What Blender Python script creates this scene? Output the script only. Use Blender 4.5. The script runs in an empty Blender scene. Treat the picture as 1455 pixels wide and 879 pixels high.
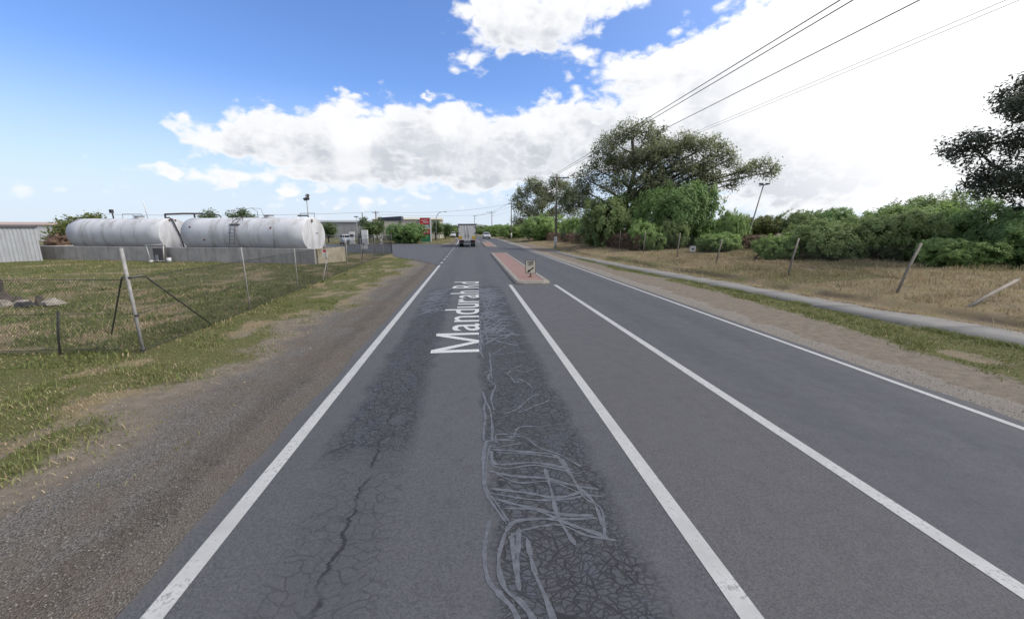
import bpy, bmesh, math, random
import numpy as np
from mathutils import Vector, Matrix
R_ = math.radians
random.seed(7); rng = np.random.default_rng(11)
S = bpy.context.scene
COL = S.collection

# ------------------------------------------------------------------ camera
cam = bpy.data.cameras.new('camera'); cam_o = bpy.data.objects.new('camera', cam); COL.objects.link(cam_o)
cam.sensor_width = 36.0; cam.lens = 573/1455*36; cam.clip_start = .05; cam.clip_end = 9000
cam_o.location = (0, 0, 2.5)
cam_o.rotation_euler = (R_(90-11.3), 0, R_(-5.91))
S.camera = cam_o

# ------------------------------------------------------------------ light, exposure
SUN_AZ, SUN_EL = 106.0, 47.0            # degrees clockwise from +Y, above the horizon
EXPOSURE = 1.0
ALB = .66                              # surface reflectances below were measured for a darker exposure
SKY_STRENGTH = .1
sun = bpy.data.lights.new('sun', 'SUN'); sun.energy = 2.0; sun.angle = R_(14); sun.color = (1, .94, .84)
sun_o = bpy.data.objects.new('sun', sun); COL.objects.link(sun_o)
sd = Vector((math.sin(R_(SUN_AZ))*math.cos(R_(SUN_EL)), math.cos(R_(SUN_AZ))*math.cos(R_(SUN_EL)), math.sin(R_(SUN_EL))))
sun_o.rotation_euler = (-sd).to_track_quat('-Z', 'Y').to_euler(); sun_o.location = (0, 0, 60)
S.view_settings.view_transform = 'Standard'; S.view_settings.look = 'None'
S.view_settings.exposure = EXPOSURE; S.view_settings.gamma = 1; S.view_settings.use_curve_mapping = False
S.render.engine = 'CYCLES'
try:
    S.cycles.use_denoising = True; S.cycles.denoiser = 'OPENIMAGEDENOISE'
except Exception: pass
S.cycles.max_bounces = 6; S.cycles.transparent_max_bounces = 8; S.cycles.caustics_reflective = False; S.cycles.caustics_refractive = False

# ------------------------------------------------------------------ node helper
class NT:
    def __init__(s, t): s.t = t
    def n(s, ty, **k):
        nd = s.t.nodes.new(ty)
        for a, v in k.items(): setattr(nd, a, v)
        return nd
    def put(s, sock, v):
        if v is None: return
        if isinstance(v, bpy.types.NodeSocket): s.t.links.new(v, sock)
        else:
            if isinstance(v, (tuple, list)) and sock.type == 'RGBA' and len(v) == 3: v = (*v, 1)
            sock.default_value = v
    def m(s, op, a, b=None, c=None, clamp=False):
        nd = s.n('ShaderNodeMath', operation=op, use_clamp=clamp)
        for i, v in enumerate((a, b, c)): s.put(nd.inputs[i], v)
        return nd.outputs[0]
    def vm(s, op, a, b=None, out=0):
        nd = s.n('ShaderNodeVectorMath', operation=op); s.put(nd.inputs[0], a); s.put(nd.inputs[1], b)
        return nd.outputs[out]
    def mix(s, f, a, b, blend='MIX'):
        nd = s.n('ShaderNodeMix', data_type='RGBA', blend_type=blend); nd.clamp_factor = True
        s.put(nd.inputs[0], f); s.put(nd.inputs[6], a); s.put(nd.inputs[7], b)
        return nd.outputs[2]
    def mr(s, v, a, b, c=0., d=1., smooth=False):
        nd = s.n('ShaderNodeMapRange', interpolation_type='SMOOTHSTEP' if smooth else 'LINEAR'); nd.clamp = True
        for i, q in enumerate((v, a, b, c, d)): s.put(nd.inputs[i], q)
        return nd.outputs[0]
    def noise(s, vec, scale, detail=3, rough=.5, dist=0, out=0):
        nd = s.n('ShaderNodeTexNoise'); s.put(nd.inputs['Vector'], vec)
        nd.inputs['Scale'].default_value = scale; nd.inputs['Detail'].default_value = detail
        nd.inputs['Roughness'].default_value = rough; nd.inputs['Distortion'].default_value = dist
        return nd.outputs[out]
    def vor(s, vec, scale, feature='F1', out=0, rand=1.):
        nd = s.n('ShaderNodeTexVoronoi', feature=feature); s.put(nd.inputs['Vector'], vec)
        nd.inputs['Scale'].default_value = scale; nd.inputs['Randomness'].default_value = rand
        return nd.outputs[out]
    def xyz(s, v):
        nd = s.n('ShaderNodeSeparateXYZ'); s.put(nd.inputs[0], v); return nd.outputs
    def comb(s, x, y, z):
        nd = s.n('ShaderNodeCombineXYZ')
        for i, v in enumerate((x, y, z)): s.put(nd.inputs[i], v)
        return nd.outputs[0]
    def pos(s, obj=False): 
        return s.n('ShaderNodeTexCoord').outputs['Object'] if obj else s.n('ShaderNodeNewGeometry').outputs['Position']
    def attr(s, name): return s.n('ShaderNodeAttribute', attribute_name=name).outputs['Fac']
    def bump(s, hgt, strength=.3, dist=.02, normal=None):
        nd = s.n('ShaderNodeBump'); nd.inputs['Strength'].default_value = strength; nd.inputs['Distance'].default_value = dist
        s.put(nd.inputs['Height'], hgt); s.put(nd.inputs['Normal'], normal)
        return nd.outputs[0]

def mat_new(name):
    m = bpy.data.materials.new(name); m.use_nodes = True
    nt = NT(m.node_tree); b = m.node_tree.nodes['Principled BSDF']
    return m, nt, b

MATS = {}
def paint(name, col, rough=.6, var=.15, vscale=3., metal=0., dirt=None, dirt_amt=.0, bump=0., bscale=40., streak=False, spec=.5):
    """painted / plain surface with low contrast mottling, optional dirt patches"""
    m, t, b = mat_new(name)
    p = t.pos(True)
    n1 = t.noise(p, vscale, 5, .6)
    c = t.mix(t.mr(n1, .3, .7), tuple(x*(1-var) for x in col), tuple(min(1, x*(1+var)) for x in col))
    if dirt:
        v = p
        if streak:
            v = t.vm('MULTIPLY', p, (1., 1., .12))
        n2 = t.noise(v, vscale*1.7, 6, .65)
        c = t.mix(t.m('MULTIPLY', t.mr(n2, .5, .72), dirt_amt), c, dirt)
    c = t.mix(1., c, (ALB, ALB, ALB), 'MULTIPLY')
    t.put(b.inputs['Base Color'], c); b.inputs['Metallic'].default_value = metal
    n3 = t.noise(p, vscale*4, 3)
    t.put(b.inputs['Roughness'], t.mr(n3, .2, .8, max(0, rough-.1), min(1, rough+.1)))
    b.inputs['Specular IOR Level'].default_value = spec
    if bump: t.put(b.inputs['Normal'], t.bump(t.noise(p, bscale, 4), bump, .01))
    MATS[name] = m
    return m

# ------------------------------------------------------------------ sky
W = bpy.data.worlds.new('World'); S.world = W; W.use_nodes = True
def cloud_group():
    # cumulus cover as a field over azimuth / elevation (degrees): where the clouds of that day stood, broken up by fractal noise
    blobs = [(-32.2,11.1,1.7,1.1,1),(-29.2,9.4,2.9,1.8,1),(-24.8,10.6,4.0,2.8,1.1),(-19.3,10.7,5.2,3.2,1.1),(-12.9,11.2,6.5,3.5,1.2),(-5.9,12.4,6.4,3.4,1.1),(0.1,13.0,3.5,3.1,1),(3.8,10.1,5.7,3.8,1),(-3.3,8.0,8.5,2.8,1.1),(-15.7,6.9,6.9,2.0,1),(-34.0,5.9,2.3,0.8,.9),(-28.3,5.6,4.1,1.1,.9),(-15.4,15.2,2.1,1.5,.9),(-10.4,17.0,1.0,1.0,.8),(-4.8,16.3,0.8,0.5,.8),(-22.1,4.3,0.9,0.6,.8),(-38.9,6.8,0.7,1.0,.55),(3.5,25.5,4.4,3.7,1.1),(9.7,23.5,6.6,3.2,1.2),(17.5,26.0,5.8,2.4,1.1),(0.5,20.0,2.9,1.4,.9),(10.8,14.2,4.1,2.8,1),(13.6,11.3,6.3,3.7,1.1),(21.2,19.1,5.3,1.7,.9),(15.3,20.7,1.4,0.7,.8),(29.9,19.8,7.7,2.5,1),(26.4,15.3,8.4,3.3,1.1),(21.7,11.8,9.1,3.9,1.1),(43.3,12.4,9.2,10.4,1.3),(50,20,9,9,1.2),(56,10,9,9,1.2),(36,8,9,6,1.1),(36.1,20.7,5.7,3.6,.9),(7.1,17.7,4.6,2.2,-.6),(21.8,22.8,4.8,1.4,-.6),(7.0,20.4,3.6,1.1,-.5),(18.9,15.1,2.6,0.9,-.5),(-29.2,18.5,18.7,5.2,-.8),(-39.5,11.0,8.3,3.5,-.6),(-8.8,21.6,5.2,3.9,-.6),(-40.6,3.6,6.1,0.9,.5),(-13.4,3.6,13.8,0.9,.45),(7.1,7.0,8.5,2.2,.8)]
    g = bpy.data.node_groups.new('cloud_cover', 'ShaderNodeTree')
    g.interface.new_socket('Vector', in_out='INPUT', socket_type='NodeSocketVector')
    g.interface.new_socket('Lift', in_out='INPUT', socket_type='NodeSocketFloat')
    g.interface.new_socket('Cover', in_out='OUTPUT', socket_type='NodeSocketFloat'); g.interface.new_socket('Mass', in_out='OUTPUT', socket_type='NodeSocketFloat')
    t = NT(g); gi = t.n('NodeGroupInput'); go = t.n('NodeGroupOutput')
    x, y, z = t.xyz(gi.outputs[0])
    az = t.m('MULTIPLY', t.m('ARCTAN2', x, y), 57.2958)
    el = t.m('ADD', t.m('MULTIPLY', t.m('ARCSINE', z), 57.2958), gi.outputs[1])
    d2 = t.comb(x, y, t.m('ADD', t.m('MULTIPLY', z, 1.7), t.m('MULTIPLY', gi.outputs[1], .0297)))
    wx = t.m('MULTIPLY', t.m('SUBTRACT', t.noise(d2, 14, 4, .6), .5), 5.)
    wy = t.m('MULTIPLY', t.m('SUBTRACT', t.noise(t.vm('ADD', d2, (5.2, 1.3, 7.7)), 14, 4, .6), .5), 4.)
    v = t.comb(t.m('ADD', az, wx), t.m('ADD', el, wy), 0.)
    acc = 0.
    for (a, e, ra, re, w) in blobs:
        q = t.vm('MULTIPLY', t.vm('SUBTRACT', v, (a, e, 0)), (1/ra, 1/re, 0))
        d = t.vm('DOT_PRODUCT', q, q, out=1)
        acc = t.m('MULTIPLY_ADD', t.m('EXPONENT', t.m('MULTIPLY', d, -1.)), w, acc)
    # beyond the charted part the same broken cumulus goes on
    beyond = t.m('MAXIMUM', t.mr(t.m('ABSOLUTE', az), 52, 75, 0, 1), t.mr(el, 30, 40, 0, 1))
    gen = t.m('MULTIPLY', t.mr(t.noise(d2, 3.2, 3, .5), .36, .56, 0, 1.1), beyond)
    acc = t.m('ADD', acc, gen)
    fine = t.m('MULTIPLY', t.m('SUBTRACT', t.noise(d2, 13, 8, .58), .5), 1.2)
    b1 = t.m('ABSOLUTE', t.m('SUBTRACT', t.noise(d2, 20, 1, .5), .5)); b2 = t.m('ABSOLUTE', t.m('SUBTRACT', t.noise(d2, 46, 2, .55), .5))
    puff = t.m('SUBTRACT', t.m('ADD', t.m('MULTIPLY', b1, 2.4), t.m('MULTIPLY', b2, .8)), .24)
    t.put(go.inputs[0], t.m('SUBTRACT', t.m('ADD', t.m('ADD', t.m('MINIMUM', acc, 1.35), fine), puff), .5))
    t.put(go.inputs[1], acc)
    return g
def build_world():
    t = NT(W.node_tree); bg = W.node_tree.nodes['Background']
    sky = t.n('ShaderNodeTexSky', sky_type='NISHITA'); sky.sun_disc = False
    sky.sun_elevation = R_(SUN_EL); sky.sun_rotation = R_(SUN_AZ); sky.air_density = 1.; sky.dust_density = .6; sky.ozone_density = 1.6
    d = t.vm('NORMALIZE', t.n('ShaderNodeTexCoord').outputs['Generated'])
    g = cloud_group()
    def cover(lift):
        nd = t.n('ShaderNodeGroup'); nd.node_tree = g; t.put(nd.inputs[0], d); nd.inputs[1].default_value = lift
        return nd.outputs
    (D, M0), (Dup, M1) = cover(0.), cover(1.6)
    z = t.xyz(d)[2]
    el = t.m('MULTIPLY', t.m('ARCSINE', z), 57.2958)
    alpha = t.mr(D, -.18, .5, 0, 1, True)
    # grey where much cloud lies above (thick), white on the sunlit tops
    under = t.mr(t.m('SUBTRACT', M1, M0), -.25, .45, 0, 1, True)
    lump = t.mr(t.noise(d, 9, 5, .55), .40, .62, 0, 1, True)
    shade = t.m('MULTIPLY', t.m('MULTIPLY_ADD', lump, .75, t.m('MULTIPLY', under, .55)), t.mr(D, .1, 1.0, 0, 1, True))
    shade = t.m('MULTIPLY', shade, t.mr(Dup, .1, .8, .25, 1, True), None, True)
    glow = t.m('POWER', t.m('MAXIMUM', t.vm('DOT_PRODUCT', d, tuple(sd), out=1), 0.), 2.6)
    k = 1/SKY_STRENGTH
    white = t.mix(1., (.66*k, .67*k, .69*k), t.comb(glow, glow, glow), 'MULTIPLY')
    shade = t.m('MULTIPLY', shade, t.mr(glow, .03, .12, 1, .15))
    cl = t.mix(shade, (.50*k, .505*k, .515*k), (.31*k, .325*k, .355*k))
    gl = t.mix(1., (.5*k, .49*k, .48*k), t.comb(glow, glow, glow), 'MULTIPLY')
    cl = t.mix(1., cl, gl, 'ADD')
    hz = t.m('MULTIPLY', t.mr(el, 18, 0, 0, 1, True), .9)
    tint = t.mix(1., sky.outputs[0], (.62, .77, 1.06), 'MULTIPLY')
    base = t.mix(hz, tint, (.37*k, .415*k, .475*k))
    base = t.mix(1., base, t.mix(1., (.34*k, .34*k, .34*k), t.comb(glow, glow, glow), 'MULTIPLY'), 'ADD')
    c = t.mix(alpha, base, cl)
    t.put(bg.inputs[0], c); bg.inputs[1].default_value = SKY_STRENGTH
    W.cycles.sampling_method = 'MANUAL'; W.cycles.sample_map_resolution = 512
build_world()

# ------------------------------------------------------------------ numpy noise
def _hash(ix, iy, seed):
    h = (ix.astype(np.int64)*374761393 + iy.astype(np.int64)*668265263 + seed*1442695041) & 0xffffffff
    h = ((h ^ (h >> 13))*1274126177) & 0xffffffff
    return ((h ^ (h >> 16)) & 0xffff)/65535.
def vnoise(x, y, seed=0):
    ix, iy = np.floor(x), np.floor(y); fx, fy = x-ix, y-iy
    fx = fx*fx*(3-2*fx); fy = fy*fy*(3-2*fy)
    a, b, c, d = _hash(ix, iy, seed), _hash(ix+1, iy, seed), _hash(ix, iy+1, seed), _hash(ix+1, iy+1, seed)
    return (a*(1-fx)+b*fx)*(1-fy)+(c*(1-fx)+d*fx)*fy
def fbm(x, y, scale=1., oct=4, seed=0):
    x = np.asarray(x, float)*scale; y = np.asarray(y, float)*scale; s = 0.; a = .5; tot = 0
    for k in range(oct):
        s = s+a*vnoise(x, y, seed+k*17); tot += a; a *= .5; x = x*2.03+3.1; y = y*2.03+1.7
    return s/tot
def sm(x, a, b):
    t = np.clip((x-a)/(b-a), 0, 1); return t*t*(3-2*t)

# ------------------------------------------------------------------ mesh helper
def prop(o, label=None, cat=None, group=None, kind=None):
    if label: o['label'] = label
    if cat: o['category'] = cat
    if group: o['group'] = group
    if kind: o['kind'] = kind
    return o
def link(name, me, mat=None, parent=None):
    o = bpy.data.objects.new(name, me); COL.objects.link(o)
    if mat is not None and me is not None and not me.materials: me.materials.append(MATS[mat] if isinstance(mat, str) else mat)
    if parent is not None: o.parent = parent
    return o
def empty(name, loc=(0, 0, 0), rz=0., label=None, cat=None, group=None):
    o = bpy.data.objects.new(name, None); COL.objects.link(o); o.location = loc; o.rotation_euler = (0, 0, rz); o.empty_display_size = .2
    return prop(o, label, cat, group)
def copy_tree(o, parent=None):
    c = o.copy(); COL.objects.link(c)
    if parent is not None: c.parent = parent
    for ch in list(o.children): copy_tree(ch, c)
    return c
def np_mesh(name, V, F, attrs=None, smooth=False):
    """V (n,3) array, F (m,k) array of k-gons"""
    V = np.asarray(V, np.float32); F = np.asarray(F, np.int32); k = F.shape[1]
    me = bpy.data.meshes.new(name); me.vertices.add(len(V)); me.vertices.foreach_set('co', V.ravel())
    me.loops.add(F.size); me.loops.foreach_set('vertex_index', F.ravel())
    me.polygons.add(len(F)); me.polygons.foreach_set('loop_start', np.arange(0, F.size, k, dtype=np.int32))
    me.polygons.foreach_set('loop_total', np.full(len(F), k, np.int32))
    if smooth: me.polygons.foreach_set('use_smooth', np.ones(len(F), bool))
    for n, a in (attrs or {}).items():
        at = me.attributes.new(n, 'FLOAT', 'POINT'); at.data.foreach_set('value', np.asarray(a, np.float32))
    me.update(calc_edges=True); me.validate()
    return me
class MB:
    def __init__(s): s.v = []; s.f = []; s.sm = []
    def add(s, vs, fs, smooth=False):
        o = len(s.v); s.v += [tuple(v) for v in vs]; s.f += [tuple(i+o for i in f) for f in fs]; s.sm += [smooth]*len(fs); return s
    def box(s, c, d, rot=None, bev=0.):
        x, y, z = d[0]/2, d[1]/2, d[2]/2; M = rot or Matrix.Identity(3); c = Vector(c)
        if bev <= 0:
            vs = [c+M@Vector((sx*x, sy*y, sz*z)) for sz in (-1, 1) for sy in (-1, 1) for sx in (-1, 1)]
            s.add(vs, [(0,2,3,1),(4,5,7,6),(0,1,5,4),(2,6,7,3),(0,4,6,2),(1,3,7,5)])
        else:
            bm = bmesh.new(); bmesh.ops.create_cube(bm, size=1)
            for v in bm.verts: v.co = Vector((v.co.x*d[0], v.co.y*d[1], v.co.z*d[2]))
            bmesh.ops.bevel(bm, geom=bm.edges[:]+bm.verts[:], offset=bev, segments=2, affect='EDGES', profile=.6)
            bm.verts.index_update(); s.add([c+M@v.co for v in bm.verts], [[v.index for v in f.verts] for f in bm.faces]); bm.free()
        return s
    def tube(s, pts, r, n=6, cap=True):
        pts = [Vector(p) for p in pts]; rs = r if isinstance(r, (list, tuple)) else [r]*len(pts)
        o = len(s.v); up = None; vs = []
        for i, p in enumerate(pts):
            d = (pts[min(i+1, len(pts)-1)]-pts[max(i-1, 0)]).normalized()
            if up is None: up = d.orthogonal().normalized()
            else:
                up = (up-d*up.dot(d)); up = up.normalized() if up.length > 1e-5 else d.orthogonal().normalized()
            w = d.cross(up)
            for k in range(n):
                a = 2*math.pi*k/n; vs.append(p+(up*math.cos(a)+w*math.sin(a))*rs[i])
        fs = [(i*n+k, i*n+(k+1) % n, (i+1)*n+(k+1) % n, (i+1)*n+k) for i in range(len(pts)-1) for k in range(n)]
        s.add(vs, fs, n > 4)
        if cap: s.add([], []); s.f += [tuple(o+k for k in reversed(range(n))), tuple(o+(len(pts)-1)*n+k for k in range(n))]; s.sm += [False]*2
        return s
    def prism(s, poly, axis_o, ux, uy, depth):
        """polygon (u,v) in plane origin axis_o with unit vectors ux, uy, extruded by vector depth"""
        o = Vector(axis_o); ux = Vector(ux); uy = Vector(uy); dp = Vector(depth); n = len(poly)
        a = [o+ux*u+uy*v for u, v in poly]; s.add(a+[q+dp for q in a], [tuple(reversed(range(n))), tuple(range(n, 2*n))]+[(i, (i+1) % n, n+(i+1) % n, n+i) for i in range(n)])
        return s
    def build(s, name, mat, parent=None):
        me = bpy.data.meshes.new(name); me.from_pydata(s.v, [], s.f)
        me.polygons.foreach_set('use_smooth', s.sm); me.update()
        bm = bmesh.new(); bm.from_mesh(me); bmesh.ops.recalc_face_normals(bm, faces=bm.faces[:]); bm.to_mesh(me); bm.free()
        return link(name, me, mat, parent)
def rz(a): return Matrix.Rotation(a, 3, 'Z')

# ------------------------------------------------------------------ layout functions
def rx(y):
    """sideways drift of the road: straight, then a slow left bend"""
    y = np.asarray(y, float); return -np.clip(y-70, 0, None)**2*.0007
def path_near(y): return np.interp(y, [-40, 4, 7, 10, 15, 22, 28, 36, 60], [12.6, 12.1, 11.75, 11.35, 10.95, 10.1, 9.5, 9.1, 8.9])
def path_far(y): return np.interp(y, [-40, 4, 8.4, 11.2, 17, 24, 32, 40, 60], [15.2, 14.3, 13.55, 12.95, 12.45, 11.6, 10.7, 10.2, 10.0])
def drive_edge(y):  # x of the verge edge where the side road begins: verge lies left of it no more
    return y
def gh(x, y):
    """height of the ground"""
    x = np.asarray(x, float); y = np.asarray(y, float)
    pf = path_far(y)
    e = x-pf
    bank = .22*sm(e, .5, 1.3)+.28*sm(e, 1.2, 4.5)+.25*sm(e, 4, 11)
    bank = bank*(1-.55*sm(y, 45, 90))
    side = np.maximum(sm(-x, 4.2, 6.5), sm(x, 8.2, 9.2)*.6)
    und = (fbm(x, y, .45, 4, 5)-.5)*.12*side + (fbm(x, y, 3., 3, 9)-.5)*.035*side
    apron = sm(y, 30, 33)*sm(-x, 2., 2.6)*(1-sm(y, 70, 74))
    und = und*(1-sm(x, path_near(y)-.35, path_near(y)-.05)*(1-sm(x, pf+.05, pf+.35)))
    und = und*(1-np.clip(apron*sm(y, 42, 45)+sm(-x, 2, 2.6)*(1-sm(-x, 8, 9))*sm(y, 29, 31)*(1-sm(y, 76, 80)), 0, 1))
    sh = -.015*np.ones_like(x)-.012*sm(-x, 2.6, 3.4)
    return bank+und+sh
def covers(x, y):
    """ground cover 0..1: green grass, dry grass, gravel, pale gravel"""
    w = (fbm(x, y, .35, 4, 21)-.5)
    w2 = (fbm(x, y, 1.6, 4, 31)-.5)
    e = -x
    edge = np.interp(y, [0, 4, 8, 16, 25, 38, 80], [3.9, 4.05, 4.3, 4.2, 3.9, 3.9, 3.9])
    left = sm(e+w*2.2+w2*1.3, edge-.5, edge+1.1)
    patch = sm(fbm(x*1.5, y*.8, .62, 5, 41)+w2*.6, .31, .5)
    inside = sm(e, 6.7, 7.4)
    gl = left*np.where(e > 7.0, .15+.75*patch, patch*.9)
    grav_l = (1-sm(e+w*1.6+w2*.8, np.interp(y, [0, 6, 14, 28], [2.9, 3.4, 3.7, 3.4]), np.interp(y, [0, 6, 14, 28], [3.9, 4.4, 4.5, 4.0])))*(x < 0)
    pn, pf = path_near(y), path_far(y)
    strip = sm(x+w*1.0+w2*.7, np.interp(y, [0, 5, 10, 16, 24, 34], [8.7, 8.9, 9.5, 9.6, 9.1, 9.0]), np.interp(y, [0, 5, 10, 16, 24, 34], [9.2, 9.6, 10.2, 10.2, 9.6, 9.4]))*(x < pn)
    gr = strip*sm(fbm(x, y*.5, .9, 4, 51)+w2*.4, .17, .36)*(1-sm(y, 26, 36))
    field_r = sm(x, pf, pf+.3)
    dry = np.where(x > 0, field_r*(.55+.45*sm(w2, -.2, .1)) + strip*.5, left*(1-.75*patch)*.8)
    gfr = field_r*sm(fbm(x, y, .25, 3, 61)+(x-pf)*.016, .58, .74)*.7
    green = np.where(x > 0, np.maximum(gr, gfr), gl)
    pale = (1-sm(x+w2*.9+w*.5, 7.75, 8.25))*(x > 5)
    cut = np.exp(-((x-pf-.95-w*1.0)/.22)**2)*(x > 0)*(y < 45)*sm(fbm(x, y, .6, 3, 71), .35, .55)
    far = sm(np.hypot(x, y), 90, 150)
    green = green*(1-far)+.45*far; dry = dry*(1-far)+.4*far
    return np.clip(green, 0, 1), np.clip(dry, 0, 1), np.clip(grav_l, 0, 1), np.clip(pale, 0, 1), np.clip(cut, 0, 1)

# ------------------------------------------------------------------ ground material
def ground_mat():
    m, t, b = mat_new('ground_cover')
    p = t.pos()
    n_f = t.noise(p, 38, 5, .7); n_m = t.noise(p, 5, 4, .6); n_l = t.noise(p, .8, 4, .6)
    stones = t.vor(p, 78, out=1); sd_ = t.vor(p, 78)
    stg = t.xyz(stones)[0]
    dirt = t.mix(t.mr(n_m, .3, .7), (.138, .116, .092), (.238, .202, .160))
    dirt = t.mix(t.m('MULTIPLY', t.mr(n_f, .45, .75), .5), dirt, (.31, .265, .205))
    dirt = t.mix(t.m('MULTIPLY', t.mr(t.noise(p, 90, 2, .6), .56, .7), .45), dirt, (.09, .07, .055))
    gravel = t.mix(stg, (.075, .070, .064), (.275, .258, .238)); band = t.noise(t.vm('MULTIPLY', p, (2.4, .35, 1)), 1., 4, .6)
    gravel = t.mix(t.m('MULTIPLY', t.mr(band, .46, .62), .4), gravel, t.mix(stg, (.115, .086, .062), (.215, .172, .132)))
    px_ = t.m('ADD', t.xyz(p)[0], t.m('MULTIPLY', t.m('SUBTRACT', t.noise(p, .8, 5, .65), .5), 1.2))
    gravel = t.mix(t.m('MULTIPLY', t.m('MULTIPLY', t.mr(px_, -3.3, -3.05), t.mr(px_, -2.7, -2.85)), .65), gravel, t.mix(stg, (.035, .03, .025), (.16, .14, .118)))
    gravel = t.mix(t.m('MULTIPLY', t.mr(px_, -2.8, -2.62), .4), gravel, t.mix(n_f, (.12, .095, .068), (.20, .165, .122)))
    gravel = t.mix(t.mr(n_l, .46, .7), gravel, t.mix(t.mr(n_f, .3, .7), (.10, .08, .062), (.225, .18, .14)), 'MIX')
    gravel = t.mix(t.m('MULTIPLY', t.mr(n_m, .35, .7), .4), gravel, (.185, .165, .145))
    pale = t.mix(stg, (.22, .195, .165), (.36, .33, .29))
    grass = t.mix(t.mr(n_f, .3, .7), (.062, .070, .024), (.150, .150, .062))
    grass = t.mix(t.m('MULTIPLY', t.mr(n_m, .4, .7), .5), grass, (.16, .14, .065))
    dry = t.mix(t.mr(n_f, .3, .72), (.155, .115, .065), (.33, .265, .165))
    dry = t.mix(t.m('MULTIPLY', t.mr(n_l, .4, .65), .55), dry, (.19, .17, .08))
    c = dirt
    jit = t.m('ADD', t.m('MULTIPLY', t.m('SUBTRACT', n_f, .5), .7), t.m('MULTIPLY', t.m('SUBTRACT', t.noise(p, 11, 4, .65), .5), 1.1))
    def msk(name): return t.mr(t.m('ADD', t.attr(name), jit), .3, .7)
    litter = t.mr(t.noise(t.vm('MULTIPLY', p, (1, .6, 1)), 24, 3, .7), .6, .72)
    c = t.mix(t.m('MULTIPLY', litter, .55), c, (.33, .28, .20))
    c = t.mix(msk('dry'), c, dry)
    c = t.mix(msk('gravel'), c, gravel)
    c = t.mix(msk('pale'), c, pale)
    c = t.mix(msk('green'), c, grass)
    c = t.mix(t.m('MULTIPLY', t.attr('cut'), t.mr(n_f, .3, .6)), c, (.07, .05, .04))
    c = t.mix(1., c, (ALB*1.05, ALB*1.05, ALB*1.05), 'MULTIPLY')
    t.put(b.inputs['Base Color'], c); b.inputs['Roughness'].default_value = .95; b.inputs['Specular IOR Level'].default_value = .1
    h = t.m('ADD', t.m('MULTIPLY', n_f, .8), t.m('MULTIPLY', sd_, t.m('MAXIMUM', t.attr('gravel'), t.attr('pale'))))
    t.put(b.inputs['Normal'], t.bump(h, .75, .03))
    MATS['ground_cover'] = m
ground_mat()

def build_ground():
    def axis(segs):
        out = []
        for a, b, st in segs: out += list(np.arange(a, b-1e-6, st))
        return np.array(out+[segs[-1][1]])
    xs = axis([(-3000, -200, 400), (-200, -60, 20), (-60, -16, 2), (-16, -8.5, .3), (-8.5, -2.2, .09), (-2.2, 7., .8), (7., 16.5, .13), (16.5, 30, .6), (30, 80, 4), (80, 200, 20), (200, 3000, 400)])
    ys = axis([(-400, -40, 60), (-40, 0, 3), (0, 18, .1), (18, 46, .28), (46, 110, 1.2), (110, 300, 12), (300, 4000, 370)])
    X, Y = np.meshgrid(xs, ys); x = X.ravel(); y = Y.ravel()
    g, d, gv, pl, ct = covers(x, y)
    z = gh(x, y)
    n, mrow = len(xs), len(ys)
    i = np.arange(n*(mrow-1)).reshape(mrow-1, n)[:, :-1].ravel()
    F = np.stack([i, i+1, i+n+1, i+n], 1)
    me = np_mesh('ground', np.stack([x, y, z], 1), F, dict(green=g, dry=d, gravel=gv, pale=pl, cut=ct), True)
    prop(link('ground', me, 'ground_cover'), 'grassy and gravelly roadside ground reaching the horizon', kind='structure')
build_ground()

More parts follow.
